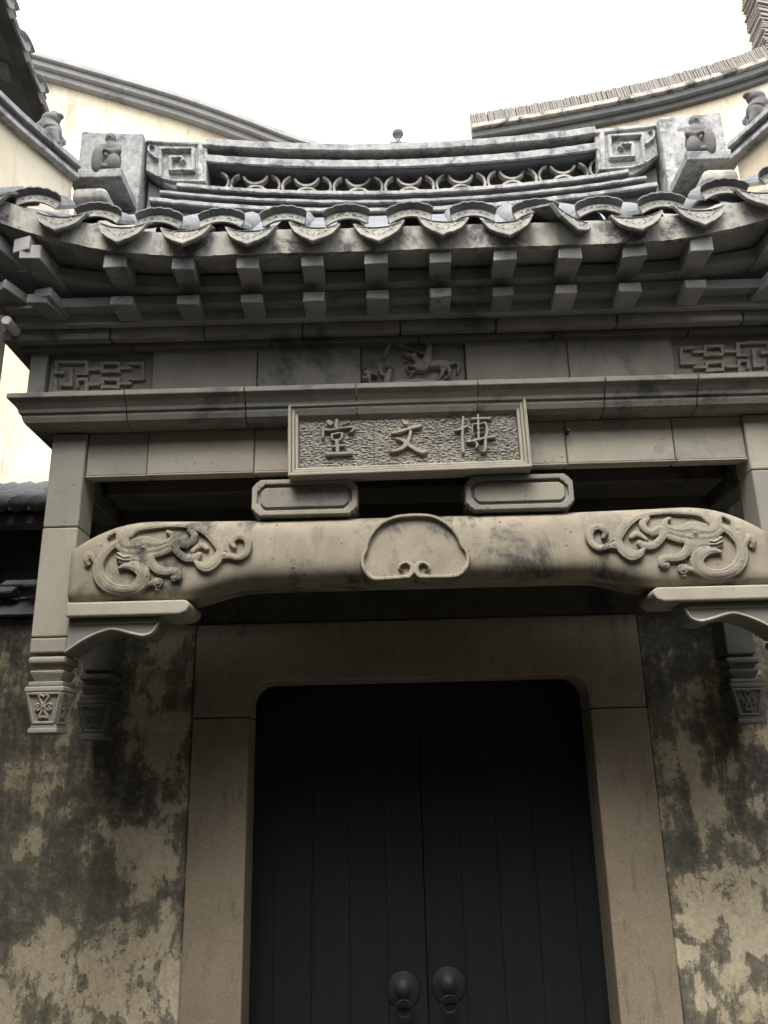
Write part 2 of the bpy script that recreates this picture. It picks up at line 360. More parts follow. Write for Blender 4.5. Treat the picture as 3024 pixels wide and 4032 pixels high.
DRAGON=[
('s',[(-1.0694,2.7236,0.0125),(-1.1002,2.7006,0.0175),(-1.1226,2.6697,0.0199),(-1.1293,2.6347,0.0208),(-1.1207,2.5995,0.0222),(-1.0977,2.5718,0.0222),(-1.0662,2.5556,0.0206),(-1.0281,2.55,0.0197),(-0.9947,2.5575,0.0221),(-0.9716,2.58,0.0246),(-0.9675,2.6031,0.0247),(-0.9802,2.6228,0.0223),(-1.0076,2.6353,0.0158),(-1.0381,2.6361,0.0099),(-1.0528,2.6295,0.0059)],1.0),
('s',[(-1.1299,2.6425,0.0139),(-1.143,2.6624,0.0124),(-1.1558,2.6785,0.0124),(-1.1694,2.6808,0.014),(-1.1728,2.6632,0.0109)],1.0),
('s',[(-1.1687,2.6506,0.0119),(-1.1683,2.6506,0.0119)],0.8),
('s',[(-1.1255,2.658,0.01),(-1.1353,2.6898,0.0139),(-1.1322,2.7174,0.009)],1.0),
('s',[(-0.9649,2.5644,0.0117),(-0.9391,2.5733,0.0098),(-0.9205,2.5786,0.0147)],0.9),
('s',[(-0.9158,2.5746,0.0187),(-0.9154,2.5746,0.0187)],0.9),
('s',[(-0.9181,2.5509,0.0098),(-0.9177,2.5509,0.0098)],0.7),
('s',[(-1.0618,2.7513,0.015),(-1.053,2.7251,0.0175),(-1.0318,2.7087,0.0159),(-0.9975,2.7105,0.015),(-0.9674,2.72,0.015),(-0.9287,2.7137,0.013),(-0.8983,2.7189,0.0119),(-0.876,2.7302,0.011),(-0.8762,2.7481,0.01),(-0.891,2.7593,0.0075)],1.0),
('s',[(-1.059,2.7392,0.011),(-1.0682,2.7595,0.01),(-1.0823,2.7671,0.0091),(-1.0929,2.7553,0.007)],1.0),
('s',[(-1.1003,2.7503,0.0091),(-1.0999,2.7503,0.0091)],0.7),
('s',[(-1.0138,2.7252,0.013),(-0.9951,2.7315,0.013),(-0.9646,2.7358,0.011),(-0.9372,2.7271,0.009),(-0.91,2.7224,0.0079)],0.85),
('s',[(-1.0666,2.7116,0.0125),(-1.0305,2.69,0.0139),(-0.9807,2.6887,0.0159),(-0.9276,2.6959,0.0129),(-0.8864,2.7106,0.011),(-0.8679,2.7228,0.009)],0.95),
('s',[(-0.9732,2.7027,0.013),(-0.9728,2.7027,0.0129)],1.25),
('s',[(-1.0443,2.6695,0.0248),(-0.9947,2.6694,0.0308),(-0.9639,2.6654,0.0273)],0.85),
('s',[(-0.9789,2.6619,0.0298),(-0.9581,2.6339,0.0198)],0.8),
('s',[(-1.0626,2.6838,0.0045),(-1.0405,2.6694,0.0045),(-1.0215,2.6709,0.0045)],1.15),
('s',[(-1.0633,2.6681,0.0045),(-1.0397,2.6588,0.0044),(-1.0207,2.6591,0.0045)],1.15),
('s',[(-0.9451,2.6688,0.014),(-0.9398,2.6451,0.0159),(-0.9193,2.6212,0.0158),(-0.8886,2.6145,0.0148),(-0.8621,2.6157,0.0138),(-0.8457,2.6075,0.0128),(-0.8437,2.5912,0.0108)],1.0),
('s',[(-0.8578,2.5916,0.0138),(-0.8574,2.5916,0.0138)],0.9),
('s',[(-0.9415,2.6726,0.011),(-0.9039,2.6834,0.0129),(-0.8778,2.6945,0.0129)],0.9),
('s',[(-0.867,2.7061,0.015),(-0.8464,2.6779,0.0139),(-0.8188,2.6606,0.0149),(-0.7884,2.6626,0.0149),(-0.7755,2.672,0.0109)],1.0),
('s',[(-0.799,2.6845,0.008),(-0.7825,2.6998,0.01),(-0.7655,2.7053,0.0109),(-0.7497,2.6942,0.0089)],0.85),
('s',[(-1.0209,2.7441,0.008),(-1.007,2.7658,0.01),(-0.9866,2.7772,0.0121),(-0.9483,2.7822,0.0121),(-0.8907,2.7874,0.0121),(-0.8327,2.7858,0.0136),(-0.7819,2.7723,0.0155),(-0.7423,2.7456,0.0165),(-0.7141,2.7118,0.0169),(-0.6997,2.6837,0.0159),(-0.7118,2.6507,0.0198),(-0.7394,2.628,0.0208),(-0.768,2.6307,0.0149),(-0.7838,2.6448,0.0089)],1.0),
('s',[(-0.6951,2.6639,0.0138),(-0.6666,2.6643,0.0119),(-0.6359,2.6576,0.0119),(-0.6097,2.6714,0.0129),(-0.6021,2.7028,0.0139),(-0.6151,2.7301,0.0139),(-0.6421,2.7348,0.013),(-0.6606,2.7155,0.0119),(-0.6516,2.6954,0.008)],1.0),
('s',[(-0.6851,2.6703,0.0179),(-0.6847,2.6703,0.0178)],1.1),
('s',[(-0.8123,2.7635,0.012),(-0.7952,2.7439,0.014),(-0.8018,2.7202,0.013),(-0.8251,2.7109,0.012),(-0.8469,2.7254,0.008)],0.9),
('s',[(-0.8669,2.7399,0.007),(-0.8583,2.7237,0.0089),(-0.8442,2.7094,0.01),(-0.821,2.7048,0.011)],0.8)]
CH_TANG=[
('p',[(-0.3226,3.1692),(-0.3068,3.1706),(-0.2965,3.1561),(-0.3078,3.1452),(-0.3204,3.1566)],1.0),
('s',[(-0.2842,3.1687,0.0076),(-0.2861,3.135,0.0076)],1.0),
('s',[(-0.2403,3.1606,0.0046),(-0.2527,3.153,0.0037),(-0.2663,3.1479,0.0018)],1.0),
('s',[(-0.3348,3.1346,0.0069),(-0.3362,3.1097,0.0065),(-0.3387,3.094,0.0023)],1.0),
('s',[(-0.3396,3.1342,0.0057),(-0.3092,3.1308,0.0057),(-0.2641,3.1378,0.0056),(-0.227,3.1394,0.007),(-0.2203,3.1312,0.0063)],1.0),
('s',[(-0.2203,3.1318,0.0069),(-0.2305,3.1224,0.0052),(-0.2435,3.1152,0.001)],1.0),
('s',[(-0.3025,3.1133,0.0053),(-0.2834,3.1164,0.005),(-0.2643,3.1158,0.0053)],1.0),
('s',[(-0.3025,3.1133,0.0055),(-0.3017,3.0965,0.0055),(-0.2937,3.0878,0.0051)],1.0),
('s',[(-0.2643,3.1155,0.0056),(-0.269,3.0968,0.0061),(-0.2791,3.0874,0.0056)],1.0),
('s',[(-0.2959,3.0905,0.0043),(-0.2757,3.0899,0.0042)],1.0),
('s',[(-0.2853,3.0876,0.0083),(-0.2833,3.0393,0.0082)],1.0),
('s',[(-0.301,3.0651,0.0057),(-0.2591,3.0681,0.0057)],1.0),
('s',[(-0.3234,3.0379,0.0077),(-0.2805,3.0368,0.0074),(-0.2349,3.0377,0.0075)],1.0)]
CH_WEN=[
('p',[(-0.0442,3.1575),(-0.0379,3.1616),(-0.0276,3.153),(-0.023,3.1418),(-0.0385,3.1409)],1.0),
('s',[(-0.082,3.11,0.0057),(-0.0616,3.1123,0.0061),(-0.0242,3.1233,0.007),(0.0157,3.1339,0.0084),(0.0232,3.1359,0.0068)],1.0),
('s',[(-0.0144,3.1136,0.007),(-0.0191,3.091,0.0076),(-0.0296,3.0701,0.0097),(-0.0449,3.0513,0.0083),(-0.0698,3.0408,0.0061),(-0.0957,3.0339,0.0019)],1.0),
('s',[(-0.067,3.0882,0.0052),(-0.0477,3.0812,0.0074),(-0.0309,3.0688,0.0101),(-0.0142,3.0537,0.0089),(0.0073,3.0385,0.0089),(0.0266,3.0314,0.0089),(0.0432,3.0316,0.0016)],1.0)]
CH_BO=[
('s',[(0.1511,3.1116,0.0058),(0.171,3.1162,0.0063),(0.1939,3.1265,0.0054)],1.0),
('s',[(0.1815,3.162,0.0058),(0.1759,3.1139,0.006),(0.1728,3.0655,0.0062),(0.1732,3.0259,0.0069)],1.0),
('s',[(0.2112,3.1541,0.0055),(0.2349,3.1546,0.006),(0.263,3.1552,0.0061),(0.2803,3.1532,0.0055)],1.0),
('s',[(0.2364,3.1708,0.0054),(0.2322,3.071,0.006)],1.0),
('s',[(0.2157,3.134,0.0039),(0.2117,3.1067,0.0038),(0.2118,3.0843,0.0024)],1.0),
('s',[(0.2157,3.1334,0.0041),(0.2347,3.1334,0.0044),(0.2614,3.1375,0.0048)],1.0),
('s',[(0.2618,3.1357,0.0056),(0.2659,3.1112,0.0063),(0.2617,3.0882,0.006),(0.2571,3.0775,0.0055)],1.0),
('s',[(0.2235,3.1143,0.0027),(0.2534,3.1179,0.0034)],1.0),
('s',[(0.2219,3.0961,0.0027),(0.2518,3.0994,0.0034)],1.0),
('s',[(0.1884,3.065,0.0048),(0.2131,3.0677,0.0066),(0.2357,3.073,0.006),(0.2639,3.0782,0.006),(0.2907,3.0787,0.0039)],1.0),
('s',[(0.2571,3.0775,0.0067),(0.2548,3.039,0.0066),(0.2496,3.026,0.0057),(0.239,3.0261,0.0046),(0.2322,3.0323,0.0014)],1.0),
('s',[(0.2179,3.0642,0.0036),(0.2256,3.0531,0.006),(0.2214,3.0412,0.0045)],1.0)]
HORSE=[
('s',[(0.0251,3.4062,0.0229),(0.0604,3.4126,0.0194),(0.0956,3.416,0.0202),(0.125,3.4106,0.0256)],1.0),
('s',[(0.0283,3.4211,0.0162),(0.0181,3.4381,0.0141),(0.0065,3.4536,0.0122)],1.0),
('s',[(0.0134,3.4579,0.0122),(-0.0111,3.455,0.0103),(-0.0298,3.4623,0.006)],1.0),
('s',[(-0.0213,3.4324,0.0065),(-0.021,3.4324,0.0065)],0.8),
('s',[(0.0142,3.4035,0.0086),(-0.0139,3.4098,0.0049),(-0.021,3.3986,0.0041),(-0.0094,3.3833,0.0046),(0.0082,3.3857,0.004),(-0.003,3.3726,0.0035),(-0.0175,3.3561,0.003)],0.9),
('s',[(0.1186,3.3883,0.0113),(0.1122,3.3646,0.0059),(0.0924,3.3414,0.0043),(0.0801,3.3359,0.0032)],0.95),
('s',[(0.1418,3.3935,0.0112),(0.1418,3.3666,0.0054),(0.1154,3.3466,0.0035)],0.9),
('s',[(0.1453,3.4115,0.0059),(0.1673,3.4204,0.0081),(0.1815,3.4073,0.008),(0.1731,3.3746,0.0043)],0.8),
('s',[(0.0701,3.485,0.0119),(0.0645,3.4472,0.0173),(0.0554,3.4233,0.0227)],1.25),
('s',[(0.0696,3.508,0.0114),(0.0699,3.508,0.0114)],1.25),
('s',[(0.0744,3.4257,0.0092),(0.0557,3.3962,0.0075),(0.035,3.3834,0.0043)],1.3),
('s',[(0.0528,3.4597,0.0059),(0.0034,3.4826,0.0044),(-0.0448,3.507,0.0049),(-0.0828,3.5098,0.0109),(-0.106,3.4511,0.0065)],0.8),
('s',[(0.0767,3.4818,0.0049),(0.0956,3.4796,0.0027)],0.9),
('s',[(-0.1748,3.3855,0.0121),(-0.1644,3.3672,0.0113),(-0.1847,3.3619,0.0094)],1.1),
('s',[(-0.1785,3.4081,0.0081),(-0.1782,3.4081,0.008)],1.1),
('s',[(-0.1614,3.385,0.0054),(-0.1347,3.3717,0.0037)],1),
('s',[(-0.1646,3.3553,0.007),(-0.1557,3.3298,0.0048)],1),
('s',[(-0.0859,3.3887,0.0121),(-0.0978,3.3443,0.0166)],1.2),
('s',[(-0.0787,3.4071,0.0092),(-0.0784,3.407,0.0091)],1.2),
('s',[(-0.0957,3.4305,0.0044),(-0.0968,3.407,0.0054)],1),
('s',[(-0.1243,3.4184,0.007),(-0.1183,3.3837,0.0086),(-0.1052,3.3713,0.0067)],0.9),
('s',[(-0.0871,3.341,0.008),(-0.0012,3.3467,0.014),(0.0657,3.3434,0.0123),(0.1964,3.3323,0.0053)],0.7)]
ORN=[
('s',[(-0.0445,2.5702,0.0099),(-0.1033,2.5664,0.01),(-0.1586,2.5664,0.01),(-0.1845,2.5842,0.0099),(-0.1979,2.6159,0.01),(-0.1974,2.6446,0.01),(-0.1873,2.6674,0.0101),(-0.1798,2.6962,0.0101),(-0.1638,2.7294,0.0102),(-0.132,2.7638,0.0101),(-0.0863,2.7853,0.0102),(-0.0352,2.7922,0.0102),(0.0158,2.7919,0.0102),(0.0607,2.7829,0.0101),(0.1073,2.7521,0.0101),(0.1363,2.7137,0.0101),(0.1511,2.6755,0.0101),(0.1666,2.6519,0.01),(0.1692,2.6231,0.01),(0.1579,2.592,0.0099),(0.1291,2.57,0.0099),(0.0764,2.5669,0.0099),(0.0041,2.5689,0.0099)],1.0),
('s',[(-0.0395,2.5703,0.011),(-0.028,2.5856,0.0128),(-0.0267,2.607,0.0117),(-0.0463,2.6204,0.0089),(-0.0659,2.6129,0.0083),(-0.0705,2.5987,0.0066),(-0.0568,2.5935,0.0039)],1.0),
('s',[(-0.0008,2.5701,0.011),(-0.0114,2.5852,0.0128),(-0.01,2.6065,0.0116),(0.0079,2.6189,0.0089),(0.027,2.6104,0.0083),(0.032,2.596,0.0066),(0.018,2.5915,0.0038)],1.0),
('p',[(-0.1586,2.5664),(-0.1859,2.587),(-0.1961,2.6388),(-0.1756,2.699),(-0.1264,2.7651),(-0.0579,2.7898),(0.0327,2.7902),(0.099,2.7558),(0.1462,2.6872),(0.1682,2.6289),(0.152,2.5864),(0.1234,2.5673),(0.0019,2.5684),(-0.0196,2.5882),(-0.0423,2.5695)],0.42)]
FRET=[
('p',[(-1.38,3.3519),(-1.2407,3.3476),(-1.2393,3.3324),(-1.3785,3.3367)],1.0),
('p',[(-1.3783,3.4054),(-1.3653,3.405),(-1.3585,3.3361),(-1.3715,3.3365)],1.0),
('p',[(-1.2598,3.3985),(-1.245,3.398),(-1.2393,3.3324),(-1.254,3.3329)],1.0),
('p',[(-1.3501,3.3824),(-1.3059,3.381),(-1.3046,3.3667),(-1.3488,3.3681)],1.0),
('p',[(-1.3258,3.449),(-1.3092,3.4484),(-1.3016,3.3666),(-1.3181,3.3671)],1.0),
('p',[(-1.3801,3.4349),(-1.3398,3.4336),(-1.3384,3.4198),(-1.3787,3.4211)],1.0),
('p',[(-1.384,3.4805),(-1.3715,3.4801),(-1.3657,3.4207),(-1.3781,3.4211)],1.0),
('p',[(-1.384,3.4805),(-1.2518,3.4763),(-1.2507,3.4631),(-1.3827,3.4672)],1.0),
('p',[(-1.2936,3.4263),(-1.2474,3.4248),(-1.2462,3.4117),(-1.2924,3.4132)],1.0),
('p',[(-1.2667,3.4768),(-1.2518,3.4763),(-1.2462,3.4117),(-1.261,3.4122)],1.0),
('p',[(-1.2925,3.4021),(-1.2453,3.4006),(-1.2441,3.3876),(-1.2913,3.389)],1.0),
('p',[(-1.2925,3.4021),(-1.2813,3.4017),(-1.2775,3.3601),(-1.2887,3.3604)],1.0),
('p',[(-1.2442,3.3811),(-1.1964,3.3796),(-1.1953,3.3659),(-1.243,3.3674)],1.0),
('p',[(-1.198,3.3991),(-1.1219,3.3968),(-1.1209,3.3837),(-1.1969,3.3861)],1.0),
('p',[(-1.1895,3.367),(-1.1207,3.3649),(-1.1197,3.3513),(-1.1884,3.3534)],1.0),
('p',[(-1.1968,3.3991),(-1.185,3.3987),(-1.1813,3.3532),(-1.1931,3.3536)],1.0),
('p',[(-1.1349,3.3972),(-1.1231,3.3968),(-1.1197,3.3513),(-1.1314,3.3517)],1.0),
('p',[(-1.2496,3.4439),(-1.2016,3.4424),(-1.2005,3.4293),(-1.2485,3.4308)],1.0),
('p',[(-1.2038,3.4689),(-1.1271,3.4664),(-1.1261,3.4532),(-1.2027,3.4556)],1.0),
('p',[(-1.2008,3.4332),(-1.1244,3.4308),(-1.1235,3.4177),(-1.1997,3.4201)],1.0),
('p',[(-1.2038,3.4689),(-1.1919,3.4685),(-1.1879,3.4197),(-1.1997,3.4201)],1.0),
('p',[(-1.139,3.4668),(-1.1271,3.4664),(-1.1235,3.4177),(-1.1353,3.4181)],1.0),
('p',[(-1.1218,3.3805),(-1.075,3.3791),(-1.0741,3.3654),(-1.1208,3.3669)],1.0),
('p',[(-1.0897,3.399),(-1.0278,3.3971),(-1.0269,3.3834),(-1.0887,3.3853)],1.0),
('p',[(-1.1268,3.446),(-1.0796,3.4445),(-1.0787,3.4314),(-1.1258,3.4328)],1.0),
('p',[(-1.0944,3.4648),(-1.0321,3.4628),(-1.0312,3.4496),(-1.0934,3.4515)],1.0),
('p',[(-1.0469,3.4633),(-1.0321,3.4628),(-1.0269,3.3834),(-1.0416,3.3839)],1.0)]
SPIRAL=[
('l',[(-1.1284,4.6054,0.0102),(-1.1373,4.7623,0.0114),(-0.9817,4.7566,0.0114),(-0.9772,4.6354,0.0108),(-1.0813,4.6362,0.0074)],1.0),
('l',[(-1.0827,4.6392,0.0118),(-1.0854,4.7108,0.0113),(-1.0337,4.7104,0.0104),(-1.023,4.6935,0.0099),(-1.0397,4.6837,0.0064)],1.0),
('l',[(-1.1494,4.7101,0.0098),(-1.1806,4.7352,0.0089),(-1.1945,4.7598,0.0074),(-1.189,4.7899,0.006),(-1.1712,4.7832,0.004)],0.9),
('l',[(-0.9513,4.7963,0.0149),(-0.9391,4.578,0.0146)],0.55),
('l',[(-1.203,4.8147,0.01),(-0.9237,4.7892,0.0136)],0.55),
('l',[(-1.1922,4.6461,0.0064),(-1.1281,4.5995,0.0083),(-1.0635,4.5795,0.0083),(-0.9218,4.573,0.0088)],0.7)]
# ================================================================== GROUND
g = part('ground', MB().add([(-60, -60, 0), (60, -60, 0), (60, 60, 0), (-60, 60, 0)], [(0, 1, 2, 3)]), 'ground'); g['kind'] = 'structure'

# ================================================================== GATE WALL, FRAME, DOOR
A, B_ = .9312, .70          # half width of frame / opening
ZJ, ZL, ZT = 2.16, 2.30, 2.545
gw = thing('gate_wall', 'mottled cream and soot-black plaster wall around the doorway under the carved canopy', 'wall')
wb = MB().box(-4.2, -A-.004, 0.006, .42, -.1, 2.60)
part('plaster_face', wb, 'plaster', gw, .006)
part('plaster_face', MB().box(A+.004, 4.2, 0.006, .42, -.1, 2.9), 'plaster', gw, .006)
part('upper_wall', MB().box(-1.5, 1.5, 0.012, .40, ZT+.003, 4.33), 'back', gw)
part('upper_wall_right', MB().box(1.505, 4.2, 0.02, .40, 2.905, 3.35), 'lime', gw)
# rough plaster strip just above the lintel
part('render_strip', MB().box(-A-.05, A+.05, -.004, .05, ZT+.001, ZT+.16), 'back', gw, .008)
cp = part('wall_coping', MB().xprism([(-.05, 2.605), (.45, 2.605), (.22, 2.74)], -4.2, -1.52), 'tile', gw, .004)

df = thing('stone_door_frame', 'smooth brown granite frame with rounded upper corners round the dark double door', 'door frame')
def rounded_lintel():
    r = .085; n = 8
    poly = [(-A, ZJ+.002), (-A, ZT), (A, ZT), (A, ZJ+.002), (B_, ZJ+.002)]
    for k in range(n+1):
        a = PI/2*k/n; poly.append((B_-r+r*math.cos(a), ZL-r+r*math.sin(a)))
    for k in range(n+1):
        a = PI/2+PI/2*k/n; poly.append((-B_+r+r*math.cos(a), ZL-r+r*math.sin(a)))
    poly.append((-B_, ZJ+.002)); return poly
part('lintel', MB().prism(rounded_lintel(), -.012, .17), 'granite', df, .006, 2)
for s in (-1, 1):
    x0, x1 = sorted((s*A, s*B_))
    part('jamb', MB().box(x0, x1, -.012, .17, 0, ZJ-.002), 'granite', df, .006, 2)

for s, side in ((-1, 'left'), (1, 'right')):
    dl = thing('door_leaf', 'nearly black plank door leaf with ring knocker, the %s one of the pair' % side, 'door', (0, .172, 0), 'pair of door leaves')
    w = (B_+.06-.002)/5
    for k in range(5):
        xa = .002+k*w; xs = sorted((s*xa, s*(xa+w-.0012)))
        part('plank', MB().box(xs[0], xs[1], random.uniform(0, .0015), .05, .03, ZL+.06), 'wood', dl, .001)
    xs = sorted((-.03 if s < 0 else .0305, s*(B_+.05))) if s > 0 else (-B_-.05, .03); part('ledge_board', MB().box(xs[0], xs[1], .0502, .07, .03, ZL+.06), 'wood', dl)
    kx, kz = (-.0958, 1.115) if s < 0 else (.0817, 1.128)
    kn = part('knocker', MB().lathe([(.066, 0.), (.066, -.003), (.062, -.005), (.036, -.004), (.030, -.010), (.020, -.018), (.008, -.021), (.001, -.0215)], kx, kz, 28, 'Y'), 'iron', dl, 0, 1, True)
    ring = [(kx+.031*math.sin(a), -.022-.004*(1+math.cos(a)), kz-.060+.031*math.cos(a)) for a in np.linspace(0, 2*PI, 29)]
    part('ring', MB().tube(ring, .0032, 8), 'iron', kn, 0, 1, True)

# ================================================================== CANOPY
gc = thing('gate_canopy', 'carved grey-brown brick canopy with hanging posts, arched beam and frieze above the door', 'canopy')
XP, PW, FY = 1.294, .0645, -.64
def post_blocks(cx, yf, cuts, mat, hw=PW, dep=.13, par=gc, name='post'):
    root = None
    for a, b in zip(cuts[:-1], cuts[1:]):
        j = random.uniform(-.0012, .0012)
        o = part(name if root is None else 'post_block', MB().box(cx-hw+j, cx+hw+j, yf+j, yf+dep, a+.0012, b-.0012), mat, par if root is None else root, .006, 2)
        root = root or o
    return root
post_blocks(-XP, FY, [2.345, 2.40, 2.80, 3.17], 'pale')
post_blocks(XP, FY, [2.345, 2.52, 2.95, 3.17], 'pale')
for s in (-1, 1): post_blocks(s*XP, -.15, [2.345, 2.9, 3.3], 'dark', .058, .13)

def pendant(cx, cy, mat):
    mb = MB()
    mb.box(cx-.048, cx+.048, cy-.048, cy+.048, 2.334, 2.35)
    p = part('pendant', mb, mat, gc)
    part('roll_moulding', MB().box(cx-.067, cx+.067, cy-.067, cy+.067, 2.308, 2.335), mat, p, .011, 3)
    part('neck', MB().frustum(cx, cy, 2.285, .044, 2.309, .052), mat, p)
    part('flare', MB().frustum(cx, cy, 2.250, .043, 2.280, .058).box(cx-.058, cx+.058, cy-.058, cy+.058, 2.280, 2.287), mat, p, .002)
    part('plate', MB().box(cx-.060, cx+.060, cy-.060, cy+.060, 2.234, 2.250), mat, p, .004, 2)
    part('plate', MB().box(cx-.068, cx+.068, cy-.068, cy+.068, 2.214, 2.233), mat, p, .005, 2)
    z1, z0, h1, h0 = 2.214, 2.106, .062, .040
    part('urn', MB().frustum(cx, cy, z0, h0, z1, h1), mat, p)
    part('base_plate', MB().box(cx-.050, cx+.050, cy-.050, cy+.050, 2.078, 2.096).box(cx-.044, cx+.044, cy-.044, cy+.044, 2.094, 2.108), mat, p, .004, 2)
    # border and blossom on the front face and on the two side faces
    zc = (z0+z1)/2+.003
    st = []
    for (ax, az), (bx, bz) in (((-h1+.006, z1-.006), (h1-.006, z1-.006)), ((-h0+.005, z0+.006), (h0-.005, z0+.006)), ((-h1+.006, z1-.006), (-h0+.005, z0+.006)), ((h1-.006, z1-.006), (h0-.005, z0+.006))):
        st.append(('s', [(ax, az, .006), (bx, bz, .006)], 1.))
    fl = [('s', [(-.016, zc+.036, .0045), (-.008, zc+.041, .0045), (0, zc+.035, .0045), (.010, zc+.041, .0045), (.017, zc+.034, .0045), (.008, zc+.020, .0045), (0, zc+.008, .006)], 1.),
          ('s', [(-.016, zc+.036, .0045), (-.009, zc+.018, .0045), (0, zc+.006, .006)], 1.),
          ('s', [(0, zc-.004, .006), (-.012, zc-.026, .006), (-.013, zc-.034, .005), (0, zc-.031, .005), (.012, zc-.035, .005), (.011, zc-.026, .006), (0, zc-.004, .006)], .9)]
    for sx in (-1, 1):
        fl.append(('s', [(sx*.004, zc+.003, .004), (sx*.018, zc+.012, .004), (sx*.026, zc+.008, .004), (sx*.018, zc+.003, .004)], .9))
        fl.append(('s', [(sx*.004, zc+.001, .004), (sx*.018, zc-.010, .004), (sx*.026, zc-.005, .004), (sx*.018, zc-.001, .004)], .9))
    fl.append(('s', [(0, zc+.001, .008), (.0005, zc+.001, .008)], 1.2))
    slope = (h1-h0)/(z1-z0)
    yf = lambda x, z: -(h0+slope*(z-z0))-.0005
    for ang in (0, PI/2, -PI/2):
        fr = relief('panel_border', st, .006, .0018, yf, mat, p, per=24, embed=.003); fr.matrix_local = Matrix.Translation((cx, cy, 0)) @ Matrix.Rotation(ang, 4, 'Z')
        bl = relief('blossom', fl, .007, .0016, yf, mat, p, per=8, embed=.003); bl.matrix_local = Matrix.Translation((cx, cy, 0)) @ Matrix.Rotation(ang, 4, 'Z')
    return p
for s in (-1, 1):
    pendant(s*XP, FY+PW, 'pale'); pendant(s*XP, -.085, 'dark')  # rear pendants, like their posts, take darker brick as painted shade

# arched beam
def beam_top(x):
    a = abs(x); return 2.815 if a < .95 else 2.815-.10*((a-.95)/.285)**2.2
def beam_bot(x):
    a = abs(x); t = min(max((a-.60)/.26, 0), 1); return 2.564-.047*t*t*(3-2*t)
def beam_n(x):
    t = min(max((abs(x)-.45)/.5, 0), 1); return 3.3+2.8*t*t
def beam_y(x, z, off=0.):
    zt, zb = beam_top(x), beam_bot(x); zc = (zt+zb)/2; h = (zt-zb)/2
    t = min(abs((z-zc)/h), .999); n = beam_n(x)
    return -.555-.118*(1-t**n)**(1/n)+off
def build_beam():
    xs = list(np.linspace(-1.232, 1.232, 121)); ns = 48; v = []; f = []
    for x in xs:
        zt, zb = beam_top(x), beam_bot(x); zc = (zt+zb)/2; h = (zt-zb)/2
        for k in range(ns):
            a = 2*PI*k/ns; c, sn = math.cos(a), math.sin(a); e = 2/beam_n(x)
            v.append((x, -.555-.118*math.copysign(abs(c)**e, c), zc+h*math.copysign(abs(sn)**e, sn)))
    n = len(xs)
    for i in range(n-1):
        for k in range(ns): f.append((i*ns+k, i*ns+(k+1) % ns, (i+1)*ns+(k+1) % ns, (i+1)*ns+k))
    f += [tuple(range(ns)), tuple((n-1)*ns+k for k in range(ns-1, -1, -1))]
    return MB().add(v, f)
beam = part('beam', build_beam(), 'beam', gc, 0, 1, True)
for mir in (False, True):
    relief('dragon_carving', DRAGON, .0155, .0024, lambda x, z: beam_y(x, z), 'beam', beam, mirror=mir, power=11., groove=.42, rough=.06)
relief('shield_ornament', ORN, .026, .0020, lambda x, z: -.672, 'beam', beam, flat=True, edge=.005, embed=.06)

# brackets under the beam ends
for s in (-1, 1):
    poly = [(-1.228, 2.462), (-.835, 2.462), (-.812, 2.470), (-.800, 2.488), (-.802, 2.502), (-.815, 2.512), (-1.228, 2.512)]
    poly2 = [(-1.228, 2.4600), (-.905, 2.4600), (-.915, 2.425), (-.935, 2.398), (-.960, 2.388), (-.99, 2.392), (-1.03, 2.406), (-1.066, 2.413), (-1.11, 2.404), (-1.15, 2.388), (-1.19, 2.364), (-1.228, 2.335)]
    fx = (lambda q: [(x, z) for x, z in q]) if s < 0 else (lambda q: [(-x, z) for x, z in q][::-1])
    b = part('bracket', MB().prism(fx(poly), -.685, -.49), 'pale', gc, .006, 2)
    part('bracket_scroll', MB().prism(fx(poly2), -.652, -.53), 'grey', b, .004, 2)
    lip = [(-1.228, 2.345, .006), (-1.17, 2.385, .007), (-1.11, 2.412, .007), (-1.066, 2.42, .007), (-1.0, 2.403, .007), (-.96, 2.396, .007), (-.93, 2.408, .006), (-.915, 2.44, .006)]
    relief('scroll_lip', [('s', lip, 1.), ('s', [(-1.22, 2.444, .006), (-.925, 2.444, .006)], .8)], .008, .0025, lambda x, z: -.652, 'pale', b, mirror=(s > 0), flat=True, edge=.004, per=14)

# architrave boards behind the plaque
cuts = [-1.228, -1.0, -.60, .565, .965, 1.228]
for a, b in zip(cuts[:-1], cuts[1:]):
    j = random.uniform(-.002, .002)
    o = part('architrave_board', MB().box(a+.0016, b-.0016, -.625+j, -.555, 3.002, 3.172), 'pale', gc, .003)
    part('bead', MB().box(a+.001, b-.001, -.630+j, -.60, 2.994, 3.001), 'pale', o, .002)
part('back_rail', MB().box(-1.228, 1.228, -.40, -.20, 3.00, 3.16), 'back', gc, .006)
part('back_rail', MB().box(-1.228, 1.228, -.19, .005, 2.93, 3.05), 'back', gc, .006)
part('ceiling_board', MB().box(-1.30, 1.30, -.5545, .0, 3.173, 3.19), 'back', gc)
for s in (-1, 1):
    part('tie_beam', MB().box(s*XP-.045, s*XP+.045, -.51, .0, 2.955, 3.08), 'dark', gc, .006)
    part('side_board', MB().box(s*XP-.055, s*XP+.055, -.505, .0, 3.09, 3.17), 'grey', gc, .004)
    part('side_cove', MB().prism([(s*1.36, 3.03), (s*1.30, 3.03), (s*1.30, 3.165), (s*1.395, 3.165), (s*1.39, 3.12)][::s], -.56, -.02), 'grey', gc, .004)

